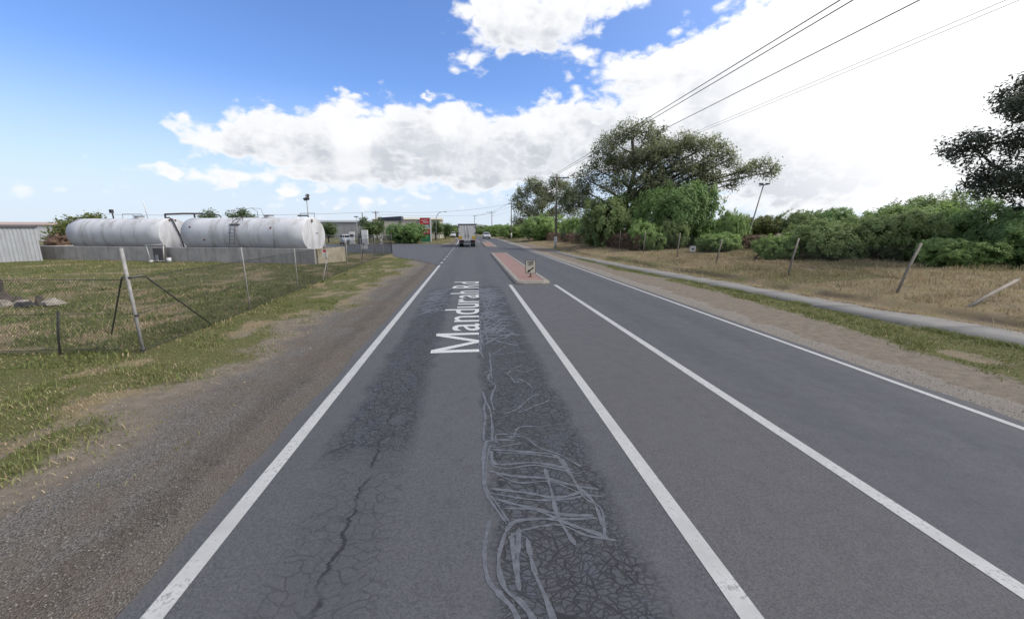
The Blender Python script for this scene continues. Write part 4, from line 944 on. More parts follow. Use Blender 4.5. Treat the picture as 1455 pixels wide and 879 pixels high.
def fence_left():
    root = empty('chain_link_fence', (-6.75, 8.75, 0), 0, 'chain link fence with braced pale corner post around the field left of the road', 'fence')
    o = Vector((-6.75, 8.75, 0)); L = lambda x, y, z: Vector((x, y, z))-o
    # posts along the road
    ys = [13.3, 17.4, 21.6, 25.6, 29.8, 34.2, 39.0, 44.4]; xs = [-6.95-(y-13.3)*.042 for y in ys]
    tops = [1.95, 1.7, 1.9, 1.75, 1.85, 1.8, 1.8, 2.1]
    def post(x, y, h, r=.016, lean=(0, 0), m='pale_post', n=8):
        MB().tube([L(x, y, zg(x, y)-.3), L(x+lean[0]*.5, y+lean[1]*.5, h*.5), L(x+lean[0], y+lean[1], h)], r, n).build('post', m, root)
    mb = MB(); z = zg(-6.75, 8.75); mb.tube([L(-6.75, 8.75, z-.3), L(-6.79, 8.72, 2.13)], .031, 12); p = mb.build('corner_post', 'pale_post', root); p['label'] = 'thick pale corner post'
    for zz in (.05, .78, 1.55): MB().tube([L(-6.76, 8.745, zz-.02), L(-6.76, 8.745, zz+.02)], .042, 10).build('wire_tie', 'dark_steel', root)
    for x, y, h, in zip(xs, ys, tops): post(x, y, h, .017 if y != 44.4 else .045, (random.uniform(-.06, .06), random.uniform(-.05, .05)), 'pale_post' if y < 40 else 'dark_steel')
    post(-8.1, 29.8+1.5, 1.5, .022, (.35, -.3), 'dark_steel')
    # braces
    MB().tube([L(-6.79, 8.73, 1.55), L(-6.78, 9.1, 1.55), L(-6.82, 9.25, 1.50), L(-6.9, 11.35, zg(-6.9, 11.3)-.02)], .017, 8).build('brace', 'brace_steel', root)
    MB().tube([L(-6.79, 8.73, 1.55), L(-6.93, 8.8, 1.55), L(-7.03, 8.9, 1.50), L(-8.25, 9.9, .12)], .017, 8).build('brace', 'brace_steel', root)
    MB().tube([L(-7.05, 20.9, 1.0), L(-7.1, 20.2, .02)], .018, 6).build('brace', 'pale_post', root)
    # side away from the road, past the left of the picture
    for x, h, ln in ((-8.49, .85, .42), (-11.4, 1.8, 0), (-14.6, 1.8, 0), (-17.8, 1.8, 0)): post(x, 8.9, h, .02, (-.0+ln*.0+(.0 if ln == 0 else .08), .1 if ln else 0), 'dark_steel')
    mb = MB(); hts = 1.53
    line = [(-6.77, 8.75)]+list(zip(xs, ys))
    for (x0, y0), (x1, y1) in zip(line, line[1:]):
        far = y0 > 20
        chain_link(mb, L(x0, y0, 0), L(x1, y1, 0), hts if y0 < 25 else 1.75, .06 if not far else .1, .0021 if not far else .0026)
    seg = [(-6.8, 8.76), (-8.49, 8.9), (-11.4, 8.9), (-14.6, 8.9), (-17.8, 8.9)]
    for (x0, y0), (x1, y1) in zip(seg, seg[1:]): chain_link(mb, L(x0, y0, 0), L(x1, y1, 0), 1.5, .06, .0021)
    prop(mb.build('chain_link', 'wire', root), kind='stuff')
    def strand(pts, r=.006): MB().tube(pts, r, 5).build('line_wire', 'wire', root)
    for zz in (.06, .8, 1.53):
        strand([L(x, y, zz+(random.uniform(-.05, .05) if 13 < y < 40 else 0)) for x, y in line if y < 26])
        strand([L(x, y, zz-(.03 if zz > 1 else 0)) for x, y in seg])
    # fence turning off along the forecourt with its top rail
    pts = [(-8.2, 44.4), (-10.05, 44.6), (-13.2, 45.0), (-16.4, 45.5), (-19.6, 46.), (-22.8, 46.5)]
    for x, y in pts[1:]: post(x, y, 1.95, .035, (0, 0), 'pale_post')
    MB().tube([L(x, y, 1.82) for x, y in pts], .02, 6).build('top_rail', 'pale_post', root)
    mb = MB()
    for (x0, y0), (x1, y1) in zip(pts, pts[1:]): chain_link(mb, L(x0, y0, 0), L(x1, y1, 0), 1.8, .1, .003)
    prop(mb.build('chain_link', 'wire', root), kind='stuff')
    MB().box(L(-11.1, 44.66, .62), (.62, .015, .42)).build('notice_plate', 'white_paint', root)
fence_left()
def fence_right():
    root = empty('chain_link_fence', (15, 30, 0), 0, 'sagging old wire fence with leaning wooden posts right of the footpath', 'fence'); o = Vector((15, 30, 0))
    L = lambda x, y, z: Vector((x, y, z))-o
    P = [(15., 12.7, .55, -.1, 1.75), (15., 17.7, .35, .0, 1.75), (14.9, 23.3, .3, 0, 1.5), (15, 28.2, .12, 0, 1.75), (15, 34, .08, 0, 1.8), (15, 39.8, .06, 0, 1.8), (15, 45.4, .05, 0, 1.8), (15, 51.9, .0, 0, 1.8), (15, 58.1, .05, 0, 1.8), (14.9, 64, 0, 0, 1.75), (14.8, 70, .1, 0, 1.7), (14.6, 76.5, 0, 0, 1.7), (14.3, 83, 0, 0, 1.7), (13.9, 91, 0, 0, 1.7), (13.4, 100, 0, 0, 1.7), (12.6, 112, 0, 0, 1.7), (11.6, 125, 0, 0, 1.7)]
    tops = []
    for x, y, lx, ly, h in P:
        z = zg(x, y); tp = (x+lx, y+ly, z+h); tops.append((x, y, z, tp, h))
        MB().tube([L(x, y, z-.3), L(x+lx*.5, y+ly*.5, z+h*.5), L(*tp)], [.044, .042, .038], 8).build('post', 'wood_post', root)
    for f in (.3, .6, .9):
        pts = []
        for (x, y, z, tp, h), nx in zip(tops, tops[1:]+tops[-1:]):
            a = Vector((x+(tp[0]-x)*f, y+(tp[1]-y)*f, z+h*f)); pts.append(a-o)
            if nx is not tops[-1] or True:
                b = Vector((nx[0]+(nx[3][0]-nx[0])*f, nx[1]+(nx[3][1]-nx[1])*f, nx[2]+nx[4]*f)); pts.append((a+b)/2-o-Vector((0, 0, .04)))
        MB().tube(pts, .006, 4).build('line_wire', 'wire', root)
    mb = MB()
    for (x0, y0, z0, t0, h0), (x1, y1, z1, t1, h1) in zip(tops[:12], tops[1:13]):
        chain_link(mb, L(x0+.06, y0, z0), L(x1+.06, y1, z1), 1.5, .11 if y0 < 30 else .16, .0022 if y0 < 30 else .003, .05)
    prop(mb.build('chain_link', 'wire', root), kind='stuff')
    # dead creeper hanging in the far bays
    r = np.random.default_rng(3); n = 1500; y = 36+56*r.random(n)**1.2; x = np.interp(y, [36, 70, 100], [15.3, 15.1, 13.7])+r.normal(0, .12, n); z = gh(x, y)+1.5*r.random(n)**.8*(.45+.55*fbm(y, y*0, .25, 3, 4)*1.4)
    v, f, a = leaves(np.c_[x-15, y-30, z], 10, (.14, .3, .12), .2, .3, .3, 8)
    o2 = link('dead_creeper', crown_mesh('dead_creeper', [(v, f, a)]), 'dead_leaf', root); o2['kind'] = 'stuff'
fence_right()
# fallen post at the right edge
def fallen_post():
    z0 = zg(14.6, 10.4); root = empty('fallen_post', (14.6, 10.4, z0), 0, 'fallen fence post lying slanted in the dry grass at the right edge', 'fence post')
    MB().tube([(-.2, -.15, -.12), (.7, -.05, .3), (1.9, .1, .78)], [.05, .048, .045], 8).build('shaft', 'wood_post', root)
    MB().tube([(1.86, .1, .77), (1.93, .1, .795)], [.052, .03], 8).build('worn_tip', 'wood_post', root)
fallen_post()

# ------------------------------------------------------------------ tank farm
BD = Vector((.9555, -.2951, 0)); BN = Vector((.2951, .9555, 0)); B0 = Vector((-11.16, 30.6, 0)); B_ANG = math.atan2(BD.y, BD.x)
def bund():
    root = empty('bund_wall', B0, B_ANG, 'low weathered concrete wall around the fuel tanks', 'wall')
    # local x along the wall to the left is negative; local y away from the road side
    Lw, D, H, T = 26.5, 3.6, 1.08, .2
    mb = MB(); n = 9
    for k in range(n): # cast lengths of wall with open joints
        x1 = -k*Lw/n; x0 = -(k+1)*Lw/n; MB().box(((x0+x1)/2, T/2, H/2-.1), (Lw/n-.012, T, H+.2+random.uniform(-.012, .012)), bev=.012).build('wall_panel', 'concrete_wall', root)
    MB().box((.0-T/2+.11, D/2+.11, H/2-.1), (T, D-.2-.01, H+.2), bev=.012).build('end_wall', 'yellowish_concrete', root)
    MB().box((-Lw/2, D+.02, H/2-.1), (Lw, T, H+.19), bev=.012).build('back_wall', 'concrete_wall', root)
    MB().box((-Lw+T/2, D/2+.1, H/2-.1), (T, D-.24, H+.18), bev=.012).build('end_wall', 'concrete_wall', root)
    MB().box((-Lw/2, D/2, .02), (Lw-.4, D-.3, .1)).build('slab', 'concrete_wall', root)
    # danger notice on the end wall
    s_ = empty('danger_sign', B0, B_ANG, 'white danger notice with red oval on the end of the concrete wall', 'sign')
    xf = .11+.005
    MB().box((xf, 1.02, .72), (.012, .56, .62), bev=.004).build('plate', 'white_paint', s_)
    pl = MB(); pts = [(.23*math.cos(a), .12*math.sin(a)) for a in np.linspace(0, 2*math.pi, 24, False)]
    pl.prism(pts, (xf+.0062, 1.02, .89), (0, 1, 0), (0, 0, 1), (.004, 0, 0)).build('red_oval', 'red', s_)
    for zz, w in ((.68, .4), (.6, .36), (.5, .42), (.44, .3)): MB().box((xf+.008, 1.02, zz), (.004, w, .022)).build('text_line', 'dark_trim', s_)
bund()
def tank(name, label, s_right, s_left, rust_pipe):
    R = 1.33; zc = 2.02; c = B0+BN*1.85-BD*s_right
    root = empty(name, (c.x, c.y, 0), B_ANG, label, 'tank')
    Lt = s_left-s_right; N = 56
    # shell with slightly dished ends
    prof = [(0, R-.05), (.03, R)] + [(Lt*k/8, R) for k in range(1, 8)] + [(Lt-.03, R), (Lt, R-.05)]
    V = []; F = []
    for x, r in prof:
        for k in range(N):
            a = 2*math.pi*k/N; V.append((-x, r*math.sin(a), zc+r*math.cos(a)))
    for i in range(len(prof)-1):
        for k in range(N): F.append((i*N+k, i*N+(k+1) % N, (i+1)*N+(k+1) % N, (i+1)*N+k))
    mb = MB(); mb.add(V, F, True); mb.build('shell', 'tank_paint', root)
    for x0, sg, nm in ((-.001, 1, 'end_plate'), (-Lt+.001, -1, 'end_plate')):
        V = [(x0+sg*.10, 0, zc)]; F = []; rings = 5
        for j in range(1, rings+1):
            r = (R-.05)*j/rings
            for k in range(N):
                a = 2*math.pi*k/N; V.append((x0+sg*.10*(1-(j/rings)**2), r*math.sin(a), zc+r*math.cos(a)))
        for k in range(N): F.append((0, 1+k, 1+(k+1) % N))
        for j in range(rings-1):
            for k in range(N): F.append((1+j*N+k, 1+(j+1)*N+k, 1+(j+1)*N+(k+1) % N, 1+j*N+(k+1) % N))
        m2 = MB(); m2.add(V, F, True); m2.build(nm, 'tank_paint', root)
    for x in np.linspace(1.4, Lt-1.4, 4): # weld bands
        m2 = MB(); V = [(-x+dx, (R+.006)*math.sin(2*math.pi*k/N), zc+(R+.006)*math.cos(2*math.pi*k/N)) for dx in (-.02, .02) for k in range(N)]
        m2.add(V, [(k, (k+1) % N, N+(k+1) % N, N+k) for k in range(N)], True); m2.build('weld_band', 'tank_paint', root)
    for x in (1.8, Lt/2, Lt-1.8): MB().prism([(-1.1, 0), (1.1, 0), (.95, .95), (.5, .60), (0, .48), (-.5, .60), (-.95, .95)], (-x-.12, 0, .07), (0, 1, 0), (0, 0, 1), (.24, 0, 0)).build('saddle', 'concrete_wall', root)
    # manhole and vents on top
    MB().tube([(-Lt*.35, 0, zc+R-.05), (-Lt*.35, 0, zc+R+.16)], .32, 16).build('manhole', 'tank_paint', root)
    MB().tube([(-Lt*.35, 0, zc+R+.16), (-Lt*.35, 0, zc+R+.2)], .36, 16).build('manhole_lid', 'dark_steel', root)
    return root, Lt, R, zc
tb, Lb, R, zc = tank('fuel_tank', 'nearer pale grey horizontal fuel tank with the ladder', 1.25, 12.1, False)
m2 = MB()
for yy in (-.22, .22):
    pts = []
    for a in np.linspace(R_(62), R_(5), 9): pts.append((-6.0+yy*1.0, -(R+.07)*math.sin(a+.0), zc+(R+.07)*math.cos(a)))
    m2.tube([(-6.0+yy, -(R+.18), 1.35), (-6.0+yy, -(R+.12), 1.8)]+pts, .022, 6)
m2.build('ladder_rails', 'ladder_steel', tb)
for k in range(8):
    z = 1.42+.26*k; dy = -(R+.15) if z < zc+.3 else -math.sqrt(max(.05, (R+.07)**2-(z-zc)**2))
    MB().tube([(-6.22, dy, z), (-5.78, dy, z)], .017, 6).build('rung', 'ladder_steel', tb)
m2 = MB()
for x in (-6.4, -5.5): m2.tube([(x, -.75, zc+1.05), (x, -.75, zc+R+.55), (x, .2, zc+R+.75), (x, .75, zc+R+.5), (x, .8, zc+1.)], .017, 6)
m2.tube([(-6.4, -.75, zc+R+.5), (-5.5, -.75, zc+R+.5)], .015, 6); m2.tube([(-5.5, .2, zc+R+.74), (-4.8, .4, zc+R+.7), (-4.7, .5, zc+R)], .015, 6)
m2.build('guard_rail', 'ladder_steel', tb)
MB().box((-5.95, -.98, zc+.82), (.95, .35, .05)).build('step_plate', 'ladder_steel', tb)
for x, z in ((-10.0, .62), (-2.7, .55), (-8.7, -.35)): MB().tube([(-abs(x), -math.sqrt(R*R-z*z)-.05, zc+z), (-abs(x), -math.sqrt(R*R-z*z)+.05, zc+z)], .07, 8).build('patch', 'rust', tb)
m2 = MB(); m2.tube([(-.6, .3, zc+R), (-.6, .3, zc+R+.14), (-1.5, .3, zc+R+.14)], .05, 8); m2.build('vent_pipe', 'dark_steel', tb)
MB().box((-.1+.19, .2, zc+.15), (.03, .3, .09)).build('name_plate', 'galvanised', tb)
MB().tube([(.1, -.25, zc+1.18), (.13, -.25, zc+.98)], .05, 8).build('gauge', 'rust', tb)
m2 = MB()
for x in (-.35, -1.6): m2.tube([(x, .7, zc+1.05), (x, .7, zc+R+.35)], .018, 6)
m2.tube([(-.35, .7, zc+R+.33), (-1.6, .7, zc+R+.33)], .018, 6); m2.build('hand_rail', 'ladder_steel', tb)
MB().tube([(-2.3, -1.48, .6), (-2.3, -1.48, 1.72)], .03, 8).build('fill_pipe', 'dark_steel', tb)
ta, La, R, zc = tank('fuel_tank', 'farther pale grey fuel tank, the left of the two', 14.2, 23.8, True)
m2 = MB(); m2.tube([(-.4, -.2, zc+R), (-.1, -.2, zc+R+.05), (.16, -.18, zc+R-.12), (.19, .3, zc-.2), (.19, .45, zc-1.2)], .05, 8); m2.build('drain_pipe', 'dark_steel', ta)
m2 = MB(); m2.tube([(-.7, 0, zc+R-.1), (-.7, 0, zc+R+.32)], .07, 8); m2.tube([(-.7, 0, zc+R+.32), (1.2, 0, zc+R+.36), (2.9, 0, zc+R+.34)], .07, 8); m2.tube([(2.9, 0, zc+R+.34), (4.6, 0, zc+R+.22), (4.75, 0, zc+R-.02)], .05, 8); m2.tube([(2.2, 0, zc+R+.34), (2.2, 0, zc+R+.02)], .06, 8)
m2.build('transfer_pipe', 'ladder_steel', ta)
m2 = MB()
for x in (-3.1, -4.0, -5.1): m2.tube([(x, 0, zc+R-.1), (x, 0, zc+R+.36)], .02, 6)
m2.tube([(-3.1, 0, zc+R+.36), (-5.1, 0, zc+R+.36)], .02, 6); m2.build('hand_rail', 'galvanised', ta)
m2 = MB(); m2.tube([(-2.5, 0, zc+R-.1), (-2.7, 0, zc+R+1.5)], .03, 6); m2.build('breather_pipe', 'white_paint', ta)
m2 = MB(); m2.tube([(-6.1, 0, zc+R-.1), (-6.15, 0, zc+R+.72)], .05, 6); m2.box((-6.2, 0, zc+R+.6), (.22, .2, .3)); m2.build('level_gauge', 'dark_steel', ta)
MB().tube([(-8.6, 0, zc+R-.0), (-9.3, -.7, zc+1.18), (-9.5, -1.0, zc+.92)], .03, 6).build('strap', 'ladder_steel', ta)
for a in (-.35, -.1, .15): MB().tube([(.05, a, zc+1.24), (.09, a+.05, zc+1.12)], .045, 7).build('rust_spot', 'rust', ta)
# white pipe frame in front of the wall
def pipe_frame():
    c = B0-BD*13.1-BN*.75; root = empty('pipe_frame', (c.x, c.y, zg(c.x, c.y)), B_ANG, 'white tubular guard frame before the concrete wall', 'pipe frame')
    MB().tube([(-.62, 0, 0), (-.82, 0, 1.32)], .026, 8).build('upright', 'white_paint', root); MB().tube([(.62, 0, 0), (.82, 0, 1.36)], .026, 8).build('upright', 'white_paint', root)
    MB().tube([(-.95, 0, 1.3), (.9, 0, 1.37)], .024, 8).build('rail', 'white_paint', root); MB().tube([(-.64, 0, .12), (.66, 0, .12)], .024, 8).build('rail', 'white_paint', root)
    MB().box((0, .28, .55), (.9, .3, 1.05), bev=.02).build('valve_box', 'ladder_steel', root)
    MB().box((-.1, .09, .3), (.2, .1, .5), bev=.01).build('meter', 'galvanised', root)
    b = empty('water_drum', (c.x+1.05, c.y-.3, zg(c.x+1, c.y-.3)), .3, 'small white drum right of the white tubular frame', 'drum'); MB().tube([(0, 0, 0), (0, 0, .34)], .15, 14).build('body', 'white_paint', b); MB().tube([(0, 0, .34), (0, 0, .37)], .155, 14).build('lid', 'galvanised', b)
    b = empty('water_drum', (c.x-.2, c.y-.35, zg(c.x-.2, c.y-.35)), .3, 'small white tub under the white tubular frame', 'drum'); MB().tube([(0, 0, 0), (0, 0, .2)], [.12, .14], 14).build('body', 'white_paint', b); MB().tube([(0, 0, .2), (0, 0, .22)], .15, 14).build('rim', 'galvanised', b)
pipe_frame()
# flood light mast behind the tanks
def flood_mast():
    root = empty('flood_light_mast', (-13.4, 36.2, 0), .4, 'thin mast with dark flood lights rising behind the nearer tank', 'light mast')
    MB().tube([(0, 0, -.2), (0, 0, 5.35)], [.045, .03], 8).build('mast', 'pale_post', root)
    for z, a in ((5.05, .5), (5.3, 2.4), (5.0, -1.2)):
        M = rz(a)@Matrix.Rotation(R_(35), 3, 'X'); MB().box(M@Vector((0, -.16, 0))+Vector((0, 0, z)), (.26, .18, .22), M, .03).build('lamp_head', 'dark_trim', root)
flood_mast()
# corrugated shed at the left edge
def corrugated(mb, x0, x1, z0, z1, y, depth=.035, pitch=.2, n=6, yt=None):
    k = int(abs(x1-x0)/pitch*n)+1; xs = np.linspace(x0, x1, k); ph = (xs-x0)/pitch*2*math.pi; dy = np.clip(np.sin(ph)*1.6, -1, 1)*depth/2
    V = [(x, y+d, z0) for x, d in zip(xs, dy)]+[(x, (y if yt is None else yt)+d, z1) for x, d in zip(xs, dy)]
    mb.add(V, [(i, i+1, k+i+1, k+i) for i in range(k-1)])
def shed():
    ang = R_(47); root = empty('corrugated_shed', (-34.3, 36.4, 0), ang, 'corrugated zinc shed at the left edge by the end of the concrete wall', 'shed')
    for k in range(7):
        mb = MB(); corrugated(mb, -.86*k-.855, -.86*k, -.1, 2.62, 0, .045, .215); mb.build('wall_sheet', 'shed_zinc', root)
    mb = MB(); V0 = len(mb.v); mb.box((.0, 2.0, 1.26), (.04, 4, 2.7)); mb.build('side_wall', 'shed_zinc', root)
    MB().box((-3, 4., 1.26), (6, .04, 2.7)).build('back_wall', 'shed_zinc', root)
    MB().box((-3, 2., 2.68), (6.2, 4.2, .07), Matrix.Rotation(R_(1.5), 3, 'X')).build('roof', 'ladder_steel', root)
    MB().box((-3, -.05, 2.64), (6.2, .05, .12)).build('fascia', 'dark_trim', root)
shed()
# rubbish heap with old stump
def rubble():
    z = zg(-15.9, 15.0)
    st = empty('tree_stump', (-16.1, 15.0, z), 0, 'dark broken tree stump at the left edge of the field', 'stump')
    V = []; n = 14; r = np.random.default_rng(2); lev = [(-.1, .62), (.15, .5), (.45, .43), (.75, .40), (1.0, .36)]
    for zz, rad in lev:
        for k in range(n): a = 2*math.pi*k/n; q = rad*(.8+.4*r.random()); V.append((q*math.cos(a)+.05*zz, q*math.sin(a), zz+(r.random()*.3 if zz > .9 else 0)))
    mb = MB(); mb.add(V, [(i*n+k, i*n+(k+1) % n, (i+1)*n+(k+1) % n, (i+1)*n+k) for i in range(len(lev)-1) for k in range(n)]+[tuple((len(lev)-1)*n+k for k in range(n))]); mb.build('trunk', 'dark_bark', st)
    for k in range(5):
        a = k*1.25; MB().tube([(.3*math.cos(a), .3*math.sin(a), .3), (.75*math.cos(a), .75*math.sin(a), .08), (1.05*math.cos(a), 1.05*math.sin(a), -.06)], [.15, .09, .03], 7).build('root', 'dark_bark', st)
    def rock(x, y, sx, sy, sz, mat, label, seed, rot):
        r = np.random.default_rng(seed); bm = bmesh.new(); bmesh.ops.create_icosphere(bm, subdivisions=2, radius=1)
        for v in bm.verts: v.co = Vector((v.co.x*sx, v.co.y*sy, max(-.35, v.co.z)*sz))*(1+.75*(r.random()-.5))
        me = bpy.data.meshes.new('rubble_piece'); bm.to_mesh(me); bm.free(); o = link('rubble_piece', me, mat); o.location = (x, y, zg(x, y)+sz*.25); o.rotation_euler = (0, 0, rot)
        return prop(o, label, 'rubble', 'rubble pieces beside the stump')
    rock(-14.0, 14.85, .28, .2, .2, 'rubble_stone', 'large pale rounded slab at the right end of the rubble', 1, .3)
    rock(-14.55, 14.55, .24, .16, .15, 'rubber', 'grey crumpled sheet left of the pale slab', 2, 1.)
    rock(-14.5, 15.0, .14, .12, .26, 'dark_bark', 'dark upright lump behind the crumpled sheet', 3, .5)
    rock(-15.0, 14.95, .36, .16, .15, 'rubble_stone', 'flat pale stone in the middle of the rubble', 4, .1)
    rock(-15.35, 14.75, .2, .2, .22, 'rubble_stone', 'small pale stone beside the stump', 5, 2.)
    rock(-15.25, 15.1, .18, .15, .2, 'dark_bark', 'dark lump just right of the stump', 6, 1.4)
rubble()

# ------------------------------------------------------------------ forecourt and buildings, left background
def building(name, label, x0, x1, y, depth, h, mat, ang=0., bays=8, roof='grey_cladding', cat='building'):
    root = empty(name, (x0, y, 0), ang, label, cat); L = x1-x0; bw = L/bays
    for k in range(bays): # cladding bays, each stepping in its joint
        MB().box((bw*(k+.5), 0, h/2-.1), (bw-.05, .16, h+.2)).build('wall_panel', mat, root)
    MB().box((L/2, depth/2+.1, h/2-.12), (L-.1, depth, h+.1)).build('core_wall', mat, root)
    MB().prism([(-.3, h), (depth+.3, h), (depth+.3, h+.12), (depth/2, h+.75), (-.3, h+.12)], (-.2, 0, .02), (0, 1, 0), (0, 0, 1), (L+.4, 0, 0)).build('roof', roof, root)
    return root
building('warehouse', 'long grey warehouse behind the forecourt', -48, -20.5, 117, 18, 4.2, 'grey_cladding', 0.03, 12)
rt = building('shop_building', 'cream building behind the round shrub', -24.5, -7.6, 108, 14, 4.75, 'cream', 0., 6, 'cream')
def canopy():
    root = empty('forecourt_canopy', (-18.6, 97, 0), .04, 'dark blue canopy roof in front of the cream building', 'canopy')
    MB().prism([(-1.9, 4.25), (3.2, 4.35), (3.2, 5.3), (-1.9, 4.95)], (0, -1.5, 0), (1, 0, 0), (0, 0, 1), (0, 4.5, 0)).build('roof', 'navy', root)
    for x in (-1.4, 2.7):
        for y in (-.9, 2.2): MB().box((x, y, 2.1), (.22, .22, 4.3)).build('column', 'grey_cladding', root)
    MB().box((1.4, 3.0, 1.2), (4.4, .1, 2.6)).build('window', 'glass_dark', root)
    MB().box((2.3, 2.92, 2.3), (1.7, .05, 1.3)).build('poster', 'blue_panel', root)
canopy()
def wall_sign():
    root = empty('building_sign', (-11.4, 107.85, .45), 0, 'dark diamond and lettering on the cream building', 'sign')
    MB().prism([(0, .42), (.42, 0), (0, -.42), (-.42, 0)], (-1.7, 0, 3.75), (1, 0, 0), (0, 0, 1), (0, .03, 0)).build('diamond', 'dark_trim', root)
    MB().prism([(0, .2), (.2, 0), (0, -.2), (-.2, 0)], (-1.7, -.02, 3.75), (1, 0, 0), (0, 0, 1), (0, .02, 0)).build('diamond_core', 'cream', root)
    for k, (w, h) in enumerate(((.34, .42), (.3, .42), (.34, .55), (.12, .6), (.3, .42))):
        MB().box((-.95+.44*k, .015, 3.5+h/2), (w, .03, h)).build('letter', 'dark_trim', root)
wall_sign()
building('long_building', 'low white building with a tan roof beyond the corrugated shed', -112, -52, 92, 16, 3.2, 'white_paint', .12, 14, 'tan_roof')
for k in range(9):
    o = bpy.data.objects['long_building']; MB().box((34+2.9*k, -.13, 1.5), (1.7, .1, .9)).build('window', 'glass_dark', o)
def price_sign():
    root = empty('price_sign', (-8.35, 79.6, 0), 0, 'tall red and green fuel price sign beside the round shrub', 'sign')
    MB().box((0, .12, 2.3), (1.95, .2, 4.5), bev=.02).build('cabinet', 'green', root)
    MB().box((.98, .1, 2.25), (.22, .3, 4.7), bev=.02).build('white_edge', 'white_paint', root)
    MB().box((-.06, 0, 3.88), (1.78, .05, 1.18)).build('red_panel', 'red', root)
    MB().box((-.06, 0, 3.08), (1.78, .05, .34)).build('teal_panel', 'teal', root)
    MB().box((-.0, -.035, 3.08), (1.3, .02, .17)).build('white_band', 'white_paint', root)
    MB().box((-.06, 0, 2.65), (1.78, .05, .46)).build('pale_panel', 'lamp_glass', root)
    MB().box((.1, 0, 1.95), (1.4, .06, .84)).build('red_panel', 'red', root)
    MB().box((.1, -.04, 1.85), (.9, .02, .16)).build('price_digits', 'white_paint', root)
    MB().prism([(-.62, .12), (-.45, .22), (-.15, .16), (.2, .3), (.62, .26), (.2, .2), (-.1, .06), (-.35, .1), (-.5, .02)], (-.06, -.03, 3.9), (1, 0, 0), (0, 0, 1), (0, -.012, 0)).build('emblem', 'white_paint', root)
    for k in range(4): MB().box((-.22+.24*k, -.035, 3.72), (.17, .02, .2)).build('letter', 'white_paint', root)
    MB().box((0, .12, .02), (2.3, .6, .12)).build('footing', 'kerb_concrete', root)
price_sign()
def pump(x, y, w, h, label, mat='white_paint'):
    root = empty('fuel_pump', (x, y, 0), .1, label, 'fuel pump')
    MB().box((0, 0, h/2), (w, .5, h), bev=.04).build('cabinet', mat, root); MB().box((0, -.26, h*.72), (w*.7, .03, h*.2)).build('display', 'glass_dark', root)
    MB().tube([(w/2+.03, -.1, h*.8), (w/2+.1, -.1, h*.4), (w/2+.04, -.1, h*.3)], .03, 6).build('hose', 'rubber', root); MB().box((0, 0, .06), (w+.5, .9, .14)).build('plinth', 'kerb_concrete', root)
pump(-26.8, 68., .7, 1.9, 'white fuel pump nearest to the tank end'); pump(-25.0, 68.4, .6, 1.9, 'second white fuel pump from the tank end'); pump(-18.8, 68.2, .8, 2.0, 'white fuel pump by the pale lamp post')
def cabinet():
    root = empty('tall_cabinet', (-17.1, 69.4, 0), 0, 'tall white cabinet left of the grey power pole', 'cabinet'); MB().box((0, 0, 1.15), (.95, .7, 2.3), bev=.03).build('body', 'white_paint', root); MB().box((-.2, -.36, 1.15), (.38, .03, 2.0)).build('door', 'pane_white', root); MB().box((-.78, .1, .85), (.5, .6, 1.7), bev=.03).build('side_locker', 'dark_trim', root)
cabinet()
